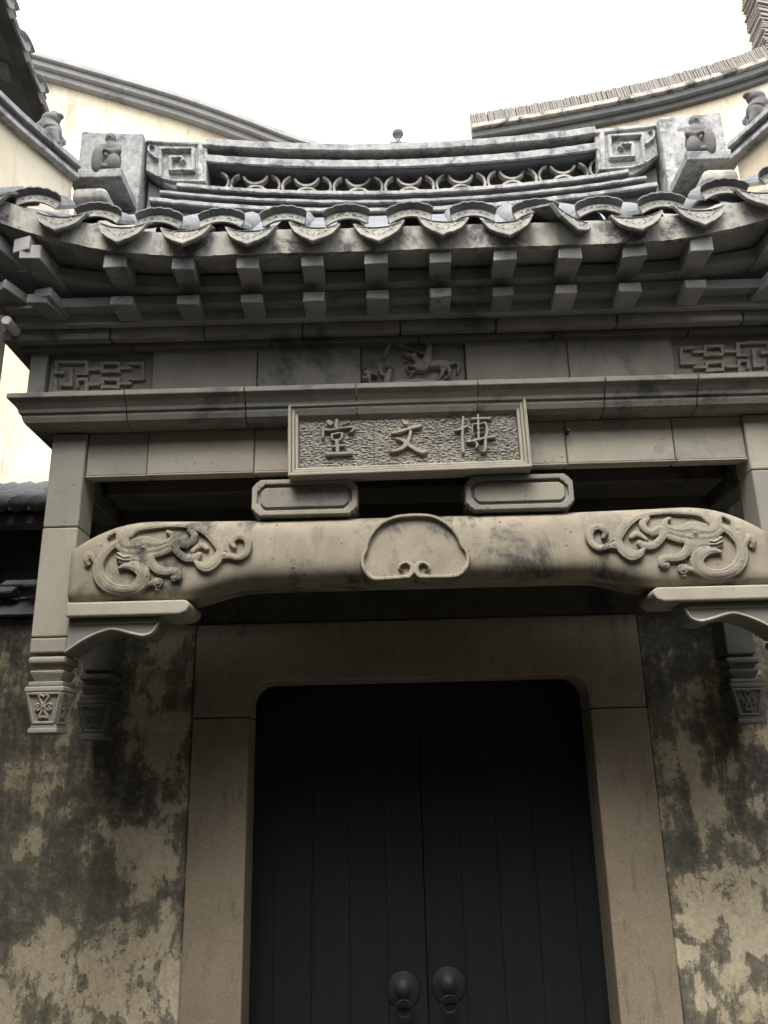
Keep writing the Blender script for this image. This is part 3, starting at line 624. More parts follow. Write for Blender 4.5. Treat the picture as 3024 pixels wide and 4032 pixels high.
# cornice, in blocks with mitred returns
CORN = [(0.0, 3.285), (.118, 3.285), (.118, 3.266), (.100, 3.252), (.086, 3.232), (.083, 3.218), (.074, 3.216), (.074, 3.204), (.066, 3.186), (.048, 3.170), (.034, 3.160), (.030, 3.152), (0., 3.152)]
prof = [(FY-p, z) for p, z in CORN]; prof[0] = (-.40, 3.285); prof[-1] = (-.40, 3.1735); prof[-2] = (FY-.030, 3.1735); prof[-3] = (FY-.034, 3.176)
XE = 1.375
cc = [-XE, -1.06, -.62, -.21, .235, .70, 1.04, XE]
for i, (a, b) in enumerate(zip(cc[:-1], cc[1:])):
    m0 = 1. if i == 0 else 0.; m1 = -1. if i == len(cc)-2 else 0.
    part('cornice_block', MB().xprism(prof, a+.002, b-.002, m0, m1, FY), 'grey', gc, .0018)
for s in (-1, 1):
    sp = [(s*(XE+p), z) for p, z in CORN]; sp[0] = (s*1.14, 3.285); sp[-1] = (s*1.14, 3.1735); sp[-2] = (s*(XE+.03), 3.1735); sp[-3] = (s*(XE+.034), 3.176)
    v = [(x, FY-(abs(x)-XE), z) for x, z in sp]+[(x, .0, z) for x, z in sp]; n = len(sp)
    part('cornice_return', MB().add(v, [tuple(range(n)), tuple(range(2*n-1, n-1, -1))]+[(i+n, (i+1) % n+n, (i+1) % n, i) for i in range(n)]), 'grey', gc, .0018)

# frieze
FZ0, FZ1 = 3.2865, 3.525
part('frieze_core', MB().box(-1.462, 1.462, FY+.028, .0, FZ0, 3.60), 'dark', gc)
edges = [-1.404, -.999, -.594, -.195, .207, .600, 1.003, 1.404]
for i, (a, b) in enumerate(zip(edges[:-1], edges[1:])):
    kind = {0: 'fret_panel', 6: 'fret_panel', 3: 'rider_panel'}.get(i, 'frieze_panel')
    j = random.uniform(-.002, .002)
    y0 = FY-.004+j if kind == 'frieze_panel' else FY+.014
    o = part(kind, MB().box(a+.0018, b-.0018, y0, FY+.06, FZ0+.001, FZ1), 'grey', gc, .003)
    if i in (0, 6): relief('fretwork', FRET, .014, .0022, lambda x, z, y0=y0: y0, 'grey', o, flat=True, edge=.003, mirror=(i == 6), smooth=False)
    if i == 3: relief('horse_and_rider_carving', HORSE, .026, .0024, lambda x, z, y0=y0: y0, 'grey', o, power=2.6, per=8)
for s in (-1, 1):
    x0, x1 = sorted((s*1.472, s*1.4065)); part('corner_pilaster', MB().box(x0, x1, FY-.012, FY+.06, FZ0+.001, FZ1), 'grey', gc, .004)
    x0, x1 = sorted((s*1.440, s*1.474)); part('side_frieze', MB().box(x0, x1, FY+.062, .0, FZ0+.001, FZ1), 'grey', gc)

# corbel courses
def course(name, z0, z1, y, xe, lens, mat, yb=-.35):
    x = -xe; i = 0
    while x < xe-.01:
        w = min(lens*random.uniform(.82, 1.2), xe-x)
        if xe-x-w < .08: w = xe-x
        part(name, MB().box(x+.0026, x+w-.0026, y+random.uniform(-.003, .003), yb, z0+random.uniform(0, .0015), z1-.0008), mat, gc, .003)
        x += w
    for s in (-1, 1):
        a, b = sorted((s*(xe-.1), s*(xe+.001))); part(name, MB().box(a, b, yb+.001, 0, z0, z1), mat, gc, .003)
course('corbel_brick', 3.526, 3.572, FY-.07, 1.56, .40, 'grey')
course('corbel_brick', 3.503, 3.5255, FY-.035, 1.51, .52, 'dark', FY+.055)
part('rafter_backing', MB().box(-1.50, 1.50, -.745, -.62, 3.5722, 3.6128), 'eave', gc)
part('soffit_board', MB().box(-1.52, 1.52, -.80, -.02, 3.613, 3.650), 'eave', gc)

def lift(x):
    a = max(abs(x)-.75, 0.); return .075*(a/.5)**2
SP = .2300; OX = .004
# rafters: two tiers of brick rafters with square ends
for tier, (yend, z0, z1, yb) in enumerate(((-.855, 3.5735, 3.612, -.60), (-.955, 3.652, 3.712, -.62))):
    for k in range(-6, 6):
        x = OX-.012+(k+.5)*SP*1.005
        if abs(x) > 1.36: continue
        fan = 0.0 if abs(x) < 1.0 else math.copysign((abs(x)-1.0)*.35, x)
        l = lift(x)*(.35 if tier == 0 else .8); hw = .0395
        v = []
        for y, zz, dx in ((yend+random.uniform(-.004, .004), l, fan), (yb, 0, 0)):
            v += [(x-hw+dx+random.uniform(-.004, .004), y+random.uniform(-.005, .005), z0+zz+random.uniform(-.004, .003)), (x+hw+dx+random.uniform(-.004, .004), y+random.uniform(-.005, .005), z0+zz+random.uniform(-.004, .003)), (x+hw+dx, y, z1+zz), (x-hw+dx, y, z1+zz)]
        part('rafter', MB().add(v, [(0, 1, 2, 3), (7, 6, 5, 4), (0, 4, 5, 1), (1, 5, 6, 2), (2, 6, 7, 3), (3, 7, 4, 0)]), 'eave', gc, .003)
    for s in (-1, 1):                                             # corner (hip) rafters, turning out and up
        for q, (cx, ex) in enumerate(((1.30, 1.36), (1.38, 1.52), (1.44, 1.66))):
            ye = yend-(.02 if q == 2 else 0)+(.0 if q < 2 else 0)
            l = lift(ex)*(.45 if tier == 0 else .9); hw = .036
            p0 = Vector((s*(cx-.05*q), -.62, z0)); p1 = Vector((s*(ex+.05*tier), ye, z0+l)); d = (p1-p0); n_ = Vector((d.y, -d.x, 0)).normalized()*hw
            v = [p1-n_, p1+n_, p1+n_+Vector((0, 0, z1-z0)), p1-n_+Vector((0, 0, z1-z0)), p0-n_, p0+n_, p0+n_+Vector((0, 0, z1-z0)), p0-n_+Vector((0, 0, z1-z0))]
            part('corner_rafter', MB().add(v, [(0, 1, 2, 3), (7, 6, 5, 4), (0, 4, 5, 1), (1, 5, 6, 2), (2, 6, 7, 3), (3, 7, 4, 0)]), 'eave', gc, .003)
    for s in (-1, 1):                                             # rafters of the side eaves
        for y in (-.62, -.40, -.18):
            xe = 1.50+.10*tier; l = .03+.06*tier*max(0, -.3-y)
            x0, x1 = sorted((s*1.40, s*xe)); part('side_rafter', MB().box(x0, x1, y-.038, y+.038, z0+l, z1+l), 'dark', gc, .003)
# sloping eave boards between the tiers and lime packing under the tiles
def strip(y0, y1, z0, z1, xe, lf, n=40, lb=0.):
    mb = MB(); xs = np.linspace(-xe, xe, n); v = []; f = []
    for x in xs:
        l = lift(x)*lf; k_ = lift(x)*lb; v += [(x, y0, z0+l), (x, y1, z0+k_), (x, y1, z1+k_), (x, y0, z1+l)]
    for i in range(n-1):
        for k in range(4): f.append((i*4+k, i*4+(k+1) % 4, (i+1)*4+(k+1) % 4, (i+1)*4+k))
    f += [(0, 1, 2, 3), tuple((n-1)*4+k for k in (3, 2, 1, 0))]
    return mb.add(v, f)
part('eave_board', strip(-.845, -.60, 3.6515, 3.700, 1.60, .6), 'eave', gc)
part('eave_board', strip(-.939, -.60, 3.7125, 3.745, 1.66, .95), 'eave', gc)

# ================================================================== ROOF
rf = thing('canopy_roof', 'small hipped tile roof with upturned corners and openwork ridge on the gate canopy', 'roof')
def lumpy(mb, amp, sc):
    from mathutils import noise as mn
    out = []
    for p in mb.v:
        q = mn.noise_vector(Vector(p)*sc)*amp; out.append((p[0]+q[0], p[1]+q[1]*.7, p[2]+q[2]*.7))
    mb.v = out; return mb
part('lime_packing', lumpy(lumpy(strip(-.968, -.940, 3.702, 3.80, 1.62, 1., 420, 1.), .003, 9), .003, 40), 'lime', rf, 0, 1, False)

def cap_tile_mesh():
    n = 16; mb = MB(); v = []; f = []
    t = np.linspace(-1, 1, n+1)
    outer = [(.083*a, .045+.025*(1-a*a)) for a in t]; inner = [(.073*a, .006+.025*(1-a*a)) for a in t]
    # crescent face (tilted slightly back), 8 mm thick
    for y in (0., .010):
        for (xo, zo), (xi, zi) in zip(outer, inner): v += [(xo, y+.012, zo), (xi, y, zi)]
    N = 2*(n+1)
    for i in range(n):
        f.append((2*i, 2*i+2, 2*i+3, 2*i+1)); f.append((N+2*i+1, N+2*i+3, N+2*i+2, N+2*i))
        f.append((2*i+1, 2*i+3, N+2*i+3, N+2*i+1)); f.append((N+2*i, N+2*i+2, 2*i+2, 2*i))
    f += [(0, 1, N+1, N), (2*n+1, 2*n, N+2*n, N+2*n+1)]
    mb.add(v, f)
    nface = len(mb.f)
    # scalloped brim leaning forward
    v = []; f = []
    tt = np.linspace(-1, 1, 49)
    for a in tt:
        sc = .0040*abs(math.sin(a*PI*2.5+PI/2)); x, z = .083*a, .045+.025*(1-a*a)
        bx, bz = .087*a, .049+.028*(1-abs(a)**2.2)+sc
        v += [(x, .010, z-.002), (bx, -.008, bz+.004), (bx, -.006, bz+.010), (x, .018, z+.008)]
    for i in range(48):
        for k in range(4): f.append((i*4+k, i*4+(k+1) % 4, (i+1)*4+(k+1) % 4, (i+1)*4+k))
    f += [(0, 1, 2, 3), tuple(48*4+k for k in (3, 2, 1, 0))]
    mb.add(v, f)
    # barrel running back up the slope
    v = []; f = []; m_ = 10
    for y in (.012, .16):
        for rr in (1., .82):
            for k in range(m_+1):
                a = PI*k/m_; v.append((.080*rr*math.cos(a), y, .010+.058*rr*math.sin(a)+(y-.01)*.72))
    K = m_+1
    for k in range(m_):
        f += [(k, k+1, 2*K+k+1, 2*K+k), (K+k+1, K+k, 3*K+k, 3*K+k+1), (k+1, k, K+k, K+k+1), (2*K+k, 2*K+k+1, 3*K+k+1, 3*K+k)]
    f += [(0, 2*K, 3*K, K), (m_, K+m_, 3*K+m_, 2*K+m_)]
    mb.add(v, f)
    nface2 = len(mb.f)
    # raised motif on the crescent: a boss between two curling sprays
    mb.ball((0, .006, .048), (.012, .004, .011), 10)
    for sx in (-1, 1):
        mb.tube([(sx*.016, .006, .040), (sx*.024, .006, .050), (sx*.034, .006, .046), (sx*.036, .005, .036), (sx*.029, .005, .035)], [.003, .0035, .0035, .003, .002], 6)
        mb.tube([(sx*.042, .006, .034), (sx*.052, .006, .042), (sx*.062, .006, .030)], [.003, .0035, .002], 6)
    me = mb.mesh('cap_tile'); me.materials.append(M['tilehead']); me.materials.append(M['tiledark'])
    for p in me.polygons:
        if nface <= p.index < nface2: p.material_index = 1  # brim and barrel in a darker tile than the face
    return me
CAP = cap_tile_mesh()
def drip_tile_mesh():
    half = [(0, -.092), (.010, -.086), (.022, -.078), (.038, -.070), (.052, -.058), (.066, -.046), (.076, -.028), (.084, -.010), (.093, .012)]
    top = [(.084, .009), (.060, -.004), (.030, -.012), (0, -.015)]
    poly = half+top[:-1]+[(0, -.014)]+[(-x, z) for x, z in top[:-1][::-1]]+[(-x, z) for x, z in half[:0:-1]]
    mb = MB(); n = len(poly); v = []; f = []
    cx, cz = 0., -.036
    def ring(sc, y): return [(cx+(x-cx)*sc, y+(-.018 if True else 0)*(-(z)/.09), cz+(z-cz)*(sc if sc == 1 else sc*.93)) for x, z in poly]
    rings = [ring(1., .012), ring(1., 0.), ring(.985, -.003), ring(.93, -.003), ring(.90, .001)]
    for r in rings: v += r
    for a in range(len(rings)-1):
        for i in range(n): f.append((a*n+i, a*n+(i+1) % n, (a+1)*n+(i+1) % n, (a+1)*n+i))
    f += [tuple(range(n-1, -1, -1)), tuple((len(rings)-1)*n+i for i in range(n))]
    mb.add(v, f)
    yy = lambda z: .0035+.018*z/.09
    mb.tube([(0, yy(-.070), -.070), (0, yy(-.05), -.05), (0, yy(-.024), -.024)], [.003, .007, .004], 6)
    for sx in (-1, 1):
        mb.tube([(sx*.006, yy(-.058), -.058), (sx*.020, yy(-.046), -.046), (sx*.024, yy(-.032), -.032), (sx*.013, yy(-.028), -.028)], [.003, .006, .005, .003], 6)
        mb.tube([(sx*.030, yy(-.042), -.042), (sx*.044, yy(-.028), -.028), (sx*.042, yy(-.015), -.015), (sx*.032, yy(-.018), -.018)], [.003, .006, .005, .003], 6)
        mb.tube([(sx*.052, yy(-.022), -.022), (sx*.064, yy(-.008), -.008)], [.004, .003], 6)
    v = []; f = []; m_ = 10                                         # pan of the tile running back
    for y in (.0, .20):
        for th in (0., -.010):
            for k in range(m_+1):
                a = -1+2*k/m_; v.append((.088*a, y, th+.012-.026*(1-a*a)+y*.72))
    K = m_+1
    for k in range(m_):
        f += [(k, 2*K+k, 2*K+k+1, k+1), (K+k, K+k+1, 3*K+k+1, 3*K+k), (k, k+1, K+k+1, K+k), (2*K+k, 3*K+k, 3*K+k+1, 2*K+k+1)]
    f += [(0, K, 3*K, 2*K), (m_, 2*K+m_, 3*K+m_, K+m_)]
    mb.add(v, f)
    return mb.mesh('drip_tile')
DRIP = drip_tile_mesh(); DRIP.materials.append(M['tilehead'])
CAPD = CAP.copy(); CAPD.materials[0] = M['tile']; CAPD.materials[1] = M['tile']; DRIPD = DRIP.copy(); DRIPD.materials[0] = M['tile']
def put(name, me, par, loc, rz=0., rx=0., ry=0., sc=1.):
    o = bpy.data.objects.new(name, me); C.objects.link(o); o.parent = par
    o.location = loc; o.rotation_euler = (rx, ry, rz); o.scale = (sc, sc, sc); return o
R = random.uniform
for k in range(-6, 6):                                            # drip tiles along the front
    x = OX+(k+.5)*SP
    if abs(x) > 1.40: continue
    ry = R(-.07, .07)-math.copysign(.12*max(abs(x)-.9, 0), x); rz = R(-.10, .10); rx = R(-.12, .06); zz = R(-.007, .006)
    if k == 2: rz, ry, zz = .55, .10, .004                          # the one that has slipped round
    put('drip_tile', DRIP, rf, (x, -1.0+R(-.006, .006), 3.796+lift(x)+zz), rz, rx, ry)
for k in range(-6, 7):                                            # cap tiles between them
    x = OX+k*SP
    if abs(x) > 1.45: continue
    rz = R(-.03, .03)
    put('cap_tile', CAP, rf, (x, -.955+R(-.008, .008), 3.824+lift(x)+R(-.006, .006)), rz+R(-.06, .06), R(-.07, .07), R(-.06, .06)-math.copysign(.15*max(abs(x)-.9, 0), x))
for s in (-1, 1):                                                 # corner and side eaves
    put('drip_tile', DRIP, rf, (s*1.545, -.985, 3.80+lift(1.5)), s*.25, 0, -s*.12)
    put('cap_tile', CAP, rf, (s*1.640, -.93, 3.81+lift(1.5)), s*.6, 0, -s*.1)
    for i, y in enumerate((-.72, -.49, -.26, -.03)):
        l = lift(1.6)*(.62, .32, .14, .08)[i]
        put('cap_tile', CAP, rf, (s*1.66, y+.0, 3.80+l), s*PI/2, 0, 0)
        if i < 3: put('drip_tile', DRIP, rf, (s*1.70, y+.115, 3.80+l*.8), s*PI/2, 0, 0)
# roof slopes: bed plus a barrel row over every cap tile
def bed():
    mb = MB(); n = 30; v = []; f = []
    for x in np.linspace(-1.60, 1.60, n):
        l = lift(x); xr = max(min(x, 1.30), -1.30)
        v += [(x, -.93, 3.79+l), (xr, -.32, 4.35)]
    for i in range(n-1): f.append((2*i, 2*i+2, 2*i+3, 2*i+1))
    for s in (-1, 1):
        o = len(v); m_ = 8
        for y in np.linspace(-.93, .0, m_):
            l = lift(1.6)*max(0, (-y-.1)/.83)**1.6; v += [(s*1.60, y, 3.79+l), (s*1.30, max(y, -.32) if y > -.32 else -.32, 4.35)]
        for i in range(m_-1): f.append((o+2*i, o+2*i+2, o+2*i+3, o+2*i+1))
    o = len(v); v += [(-1.6, 0, 3.79), (1.6, 0, 3.79), (1.3, 0, 4.35), (-1.3, 0, 4.35)]; f.append((o, o+1, o+2, o+3))
    o = len(v); v += [(-1.6, -.93, 3.77+lift(1.6)), (1.6, -.93, 3.77+lift(1.6)), (1.6, 0, 3.76), (-1.6, 0, 3.76)]
    return mb.add(v, f)
part('roof_bed', bed(), 'tile', rf)
for k in range(-5, 6):
    x = OX+k*SP
    if abs(x) > 1.2: continue
    pts = [(x, -.80, 3.90+lift(x)*.7), (x, -.6, 4.08+lift(x)*.4), (x, -.34, 4.30)]
    part('barrel_tile_row', MB().tube(pts, .060, 12), 'tile', rf, 0, 1, True)

# ridge with openwork, sagging towards the middle
def sag(x): return .062*(min(abs(x), 1.25)/.92)**2
def rstrip(y0, y1, z0, z1, xa, xb, n=24, wob=.0012):
    mb = MB(); v = []; f = []
    for i, x in enumerate(np.linspace(xa, xb, n)):
        l = sag(x); w = R(-wob, wob); w2 = R(-wob, wob)
        v += [(x, y0+w2, z0+l+w), (x, y1, z0+l), (x, y1, z1+l), (x, y0+w2, z1+l+R(-wob, wob))]
    for i in range(n-1):
        for k in range(4): f.append((i*4+k, i*4+(k+1) % 4, (i+1)*4+(k+1) % 4, (i+1)*4+k))
    f += [(0, 1, 2, 3), tuple((n-1)*4+k for k in (3, 2, 1, 0))]
    return mb.add(v, f)
part('ridge_core', rstrip(-0.190, -.08, 4.25, 4.74, -1.22, 1.22), 'dark', rf)
part('ridge_cap', rstrip(-0.310, -.02, 4.718, 4.765, -.925, .925, 60, .0018), 'ridge', rf, .006)
part('ridge_fillet', rstrip(-0.300, -0.284, 4.632, 4.678, -.93, .93, 60, .0015), 'ridge', rf, .005)
part('shade_course', rstrip(-0.283, -.02, 4.632, 4.678, -.93, .93, 60, .0015), 'tile', rf)  # darker colour behind each fillet paints shade on its underside
part('ridge_neck', rstrip(-0.205, -.02, 4.6785, 4.7175, -.925, .925), 'dark', rf)  # recessed courses coloured dark, their shade put into the material
part('ridge_fillet', rstrip(-0.320, -0.304, 4.462, 4.486, -1.05, 1.05, 60, .0018), 'ridge', rf, .004)
part('shade_course', rstrip(-0.303, -.02, 4.462, 4.486, -1.05, 1.05, 60, .0018), 'tile', rf)
part('ridge_base', rstrip(-0.255, -.02, 4.42, 4.4615, -1.08, 1.08), 'dark', rf)
part('ridge_fillet', rstrip(-0.340, -0.324, 4.400, 4.4195, -1.12, 1.12, 60, .0018), 'ridge', rf, .004)
part('shade_course', rstrip(-0.324, -.02, 4.400, 4.4195, -1.12, 1.12, 60, .0018), 'tile', rf)
part('ridge_base', rstrip(-0.297, -.02, 4.365, 4.3995, -1.14, 1.14), 'tile', rf)
part('ridge_fillet', rstrip(-0.355, -0.339, 4.340, 4.3645, -1.16, 1.16, 60, .0018), 'ridge', rf, .004)
part('shade_course', rstrip(-0.338, -.02, 4.340, 4.3645, -1.16, 1.16, 60, .0018), 'tile', rf)
part('ridge_base', rstrip(-0.315, -.02, 4.26, 4.3395, -1.18, 1.18), 'tile', rf)
def arc_mesh(cx, cz, r, a0, a1, t=.0055, d=.03):
    v = []; f = []; n = 12
    for a in np.linspace(a0, a1, n+1):
        for rr in (r-t, r+t):
            for y in (-.258, -.258+d): v.append((cx+rr*math.cos(a), y, cz+rr*math.sin(a)+sag(cx)))
    for i in range(n):
        q = i*4; w = q+4
        f += [(q, q+2, w+2, w), (q+1, w+1, w+3, q+3), (q, w, w+1, q+1), (q+2, q+3, w+3, w+2)]
    f += [(0, 1, 3, 2), (n*4, n*4+2, n*4+3, n*4+1)]
    return MB().add(v, f)
AP = .2425; zc_ = 4.556
for k in range(-4, 5):
    x = .035+k*AP
    if abs(x) < .90:
        part('arch_tile', arc_mesh(x, zc_+.066, .059, PI*1.10, PI*1.90), 'lime', rf)
        part('arch_tile', arc_mesh(x, zc_-.066, .059, PI*.10, PI*.90), 'lime', rf)
    x2 = x+AP/2
    if abs(x2) < .90:
        part('arch_tile', arc_mesh(x2-.066, zc_, .059, -1.2, 1.2), 'lime', rf)
        part('arch_tile', arc_mesh(x2+.066, zc_, .059, PI-1.2, PI+1.2), 'lime', rf)
# scroll blocks and flat end slabs, platforms for the figures
for s in (-1, 1):
    mx = (lambda q: q) if s < 0 else (lambda q: [(-x, z) for x, z in q][::-1])
    o = part('scroll_block', MB().prism(mx([(-1.205, 4.84), (-1.205, 4.655), (-1.15, 4.60), (-1.07, 4.545), (-.918, 4.545), (-.918, 4.815)]), -.300, -.08), 'ridge', rf, .008, 2)
    relief('spiral_carving', SPIRAL, .022, .003, lambda x, z: -.300, 'ridge', o, flat=True, edge=.005, mirror=(s > 0), rough=.003)
    part('scroll_base', MB().prism(mx([(-1.20, 4.40), (-1.20, 4.62), (-1.07, 4.544), (-.93, 4.544), (-.93, 4.49), (-1.05, 4.49), (-1.10, 4.40)]), -.26, -.09), 'dark', rf, .004)
    part('end_slab', lumpy(MB().prism(mx([(-1.215, 4.36), (-1.215, 4.840), (-1.30, 4.846), (-1.42, 4.853), (-1.512, 4.862), (-1.512, 4.36)]), -.335, -.12), .002, 20), 'ridge', rf, .008, 2)
    x0, x1 = sorted((s*1.218, s*1.452))
    part('figure_platform', lumpy(MB().box(x0, x1, -.560, -.336, 4.402, 4.448), .002, 20), 'ridge', rf, .005, 2)
    # end of the barrel row under the platform
    bx = s*1.335; v = []
    pts = [(bx, -.62, 4.245), (bx, -.36, 4.40)]
    part('ridge_barrel', MB().box(bx-.075, bx+.075, -.60, -.34, 4.255, 4.325), 'lime', rf, .028, 4)
    # upturned corner ridge: plaster web and two mouldings swept along one path
    path = [(1.445, -.565, 4.402), (1.50, -.69, 4.402), (1.588, -.90, 4.402), (1.68, -1.10, 4.44), (1.77, -1.28, 4.54), (1.85, -1.42, 4.70)]
    path = [(s*q[0], q[1], q[2]) for q in [tuple(c) for c in catmull(path, 6)]]
    def swept(sec):
        v = []; f = []; n = len(sec); K = len(path)
        for i, p in enumerate(path):
            a = Vector(path[max(i-1, 0)]); b = Vector(path[min(i+1, K-1)]); d = (b-a); side = Vector((d.y, -d.x, 0)).normalized()*(1 if s < 0 else -1)
            # side points towards the courtyard centre / viewer
            for q, zz in sec: v.append(Vector(p)-side*q*1.0+Vector((0, 0, zz)))
        for i in range(K-1):
            for k in range(n): f.append((i*n+k, i*n+(k+1) % n, (i+1)*n+(k+1) % n, (i+1)*n+k))
        f += [tuple(range(n)), tuple((K-1)*n+k for k in range(n-1, -1, -1))]
        return MB().add(v, f)
    part('corner_ridge_moulding', swept([(-.075, .018), (.075, .018), (.075, .046), (-.075, .046)]), 'ridge', rf, .003)
    part('corner_ridge_moulding', swept([(-.055, -.012), (.055, -.012), (.055, .0175), (-.055, .0175)]), 'dark', rf)
    part('corner_ridge_moulding', swept([(-.068, -.036), (.068, -.036), (.068, -.0125), (-.068, -.0125)]), 'ridge', rf, .003)
    part('corner_ridge_web', swept([(-.03, -.36), (.03, -.36), (.03, -.0365), (-.03, -.0365)]), 'cream', rf)

# ================================================================== PLAQUE AND TABLETS
pq = thing('inscription_plaque', 'framed rectangular stone plaque with three raised Chinese characters above the beam', 'plaque')
PX0, PX1, PZ0, PZ1 = -.462, .414, 2.948, 3.232
def frame_ring(o0, o1, y0, y1):
    a = (PX0+o0, PX1-o0, PZ0+o0, PZ1-o0); b = (PX0+o1, PX1-o1, PZ0+o1, PZ1-o1)
    mb = MB(); v = []; f = []
    for (xa, xb, za, zb), y in ((a, y1), (a, y0), (b, y0), (b, y1)): v += [(xa, y, za), (xb, y, za), (xb, y, zb), (xa, y, zb)]
    for r in range(3):
        for i in range(4): f.append((r*4+i, r*4+(i+1) % 4, (r+1)*4+(i+1) % 4, (r+1)*4+i))
    return mb.add(v, f)
frames = ((0, .0125, -.724, -.64), (.0125, .0245, -.7155, -.64), (.0245, .036, -.708, -.64))
for i, (a, b, y0, y1) in enumerate(frames): part('frame_moulding', frame_ring(a+.0004, b, y0, y1), 'pale', pq, .0035, 2)
xc = [PX0+.0365, -.1505, .086, PX1-.0365]
from mathutils import noise as mnoise
for i, (a, b) in enumerate(zip(xc[:-1], xc[1:])):
    res = .0026; nx = int((b-a-.002)/res); nz = int((PZ1-PZ0-.073)/res); v = []; f = []
    for jz in range(nz+1):
        for ix in range(nx+1):
            x = a+.001+ix*(b-a-.002)/nx; z = PZ0+.0365+jz*(PZ1-PZ0-.073)/nz
            n_ = mnoise.noise(Vector((x*62+z*30, z*165, i*9.)))+.8*mnoise.noise(Vector((x*150, z*260, 3.+i)))
            v.append((x, -.688-.0030*max(-1., min(1., n_*1.6)), z))
    for jz in range(nz):
        for ix in range(nx):
            q = jz*(nx+1)+ix; f.append((q, q+1, q+nx+2, q+nx+1))
    sl = part('slab', MB().add(v, f), 'field', pq)
    ch = (CH_TANG, CH_WEN, CH_BO)[i]
    relief('character', ch, .015, .0014, lambda x, z: -.688, 'pale', sl, flat=True, edge=.0022, embed=.008, per=14)
part('backing', MB().box(PX0+.02, PX1-.02, -.683, -.63, PZ0+.02, PZ1-.02), 'grey', pq)
pq.rotation_euler = (0, -.010, 0); pq.location = (3.09*.010, 0, 0)

def tablet(x0, x1, z0, z1, mat, inner, label):
    t = thing('carved_tablet', label, 'tablet', (0, 0, 0), 'tablets on top of the beam')
    def notched(x0, x1, z0, z1, r):
        pts = []
        for cx, cz, sx, sz in ((x0, z0, 1, 1), (x1, z0, -1, 1), (x1, z1, -1, -1), (x0, z1, 1, -1)):
            seq = [(cx, cz+sz*r), (cx+sx*r*.30, cz+sz*r*.75), (cx+sx*r*.45, cz+sz*r*.45), (cx+sx*r*.75, cz+sz*r*.30), (cx+sx*r, cz)]
            if (sx, sz) in ((-1, 1), (1, -1)): seq = seq[::-1]
            pts += seq
        return pts
    part('body', MB().prism(notched(x0, x1, z0, z1, .032), -.652, -.53), mat, t, .004, 2)
    def ringpoly(r0, y0, y1, wd):
        a = notched(x0+r0, x1-r0, z0+r0, z1-r0, .028); b = notched(x0+r0+wd, x1-r0-wd, z0+r0+wd, z1-r0-wd, .028)
        n = len(a); v = [(x, y1, z) for x, z in a]+[(x, y0, z) for x, z in a]+[(x, y0, z) for x, z in b]+[(x, y1, z) for x, z in b]; f = []
        for k in range(3):
            for i in range(n): f.append((k*n+i, k*n+(i+1) % n, (k+1)*n+(i+1) % n, (k+1)*n+i))
        return MB().add(v, f)
    part('rim', ringpoly(.003, -.666, -.65, .019), mat, t, .004, 2)
    part('panel', MB().prism(notched(x0+.034, x1-.034, z0+.034, z1-.034, .016), -.661, -.65), inner, t, .003)
tablet(-.600, -.213, 2.812, 2.956, 'pale', 'grey', 'sooty blank tablet with notched corners, left of centre on top of the arched beam')
tablet(.175, .570, 2.812, 2.950, 'pale', 'pale', 'clean pale blank tablet with notched corners, right of centre on top of the arched beam')

# ================================================================== FIGURES ON THE ROOF
def blobs(name, balls, tubes, mat, voxel=.005, mirror=False):
    mb = MB()
    sg = -1 if mirror else 1
    for c, r in balls: mb.ball((sg*c[0], c[1], c[2]), r, 16)
    for pts, rad in tubes: mb.tube([(sg*p[0], p[1], p[2]) for p in pts], rad, 10)
    me = mb.mesh(name, 0, 1, True); o = link(name, me, mat)
    rm = o.modifiers.new('remesh', 'REMESH'); rm.mode = 'VOXEL'; rm.voxel_size = voxel; rm.use_smooth_shade = True
    sm = o.modifiers.new('smooth', 'SMOOTH'); sm.iterations = 4; sm.factor = .5
    return o
def sage(mir):
    b = [((.006, .004, .192), (.027, .027, .031)), ((.006, -.020, .190), (.008, .010, .008)), ((.010, .006, .135), (.044, .030, .040)), ((.018, .008, .075), (.050, .040, .075)),
         ((-.032, -.036, .052), (.032, .034, .074)), ((.040, -.024, .040), (.036, .038, .050)), ((-.030, -.030, .112), (.022, .018, .014)), ((.0, 0, .015), (.075, .055, .02))]
    t = [([(.050, 0, .150), (.060, -.024, .105), (.030, -.050, .085), (-.004, -.055, .098)], [.015, .017, .014, .010]), ([(-.028, 0, .150), (-.044, -.022, .125), (-.034, -.04, .112)], [.015, .015, .011]), ([(.006, 0, .150), (.006, 0, .178)], [.020, .016])]
    return blobs('seated_figurine', b, t, 'clay', .0045, mir)
def beast(mir):      # sits upright on the ridge, chest towards the middle of the roof, head raised
    b = [((-.060, .0, .070), (.075, .052, .085)), ((.010, 0, .120), (.046, .042, .085)), ((-.085, -.006, .120), (.060, .048, .060)), ((-.004, -.004, .246), (.048, .042, .052)), ((.030, -.008, .268), (.030, .026, .024)),
         ((.012, -.006, .290), (.024, .026, .022)), ((.044, -.016, .010), (.020, .018, .016)), ((-.08, 0, .02), (.07, .05, .04))]
    t = [([(.020, -.018, .12), (.034, -.020, .06), (.046, -.018, .008)], [.028, .020, .016]), ([(.020, .018, .12), (.034, .020, .06), (.046, .018, .008)], [.028, .020, .016]), ([(.070, .02, .03), (.066, .02, .07), (.050, .02, .11)], [.006, .010, .007]),
         ([(.004, 0, .15), (-.010, 0, .20), (-.014, 0, .245)], [.048, .042, .040]), ([(-.075, 0, .15), (-.04, 0, .19), (-.02, 0, .23)], [.03, .034, .034])]
    return blobs('ridge_beast', b, t, 'clay', .0055, mir)
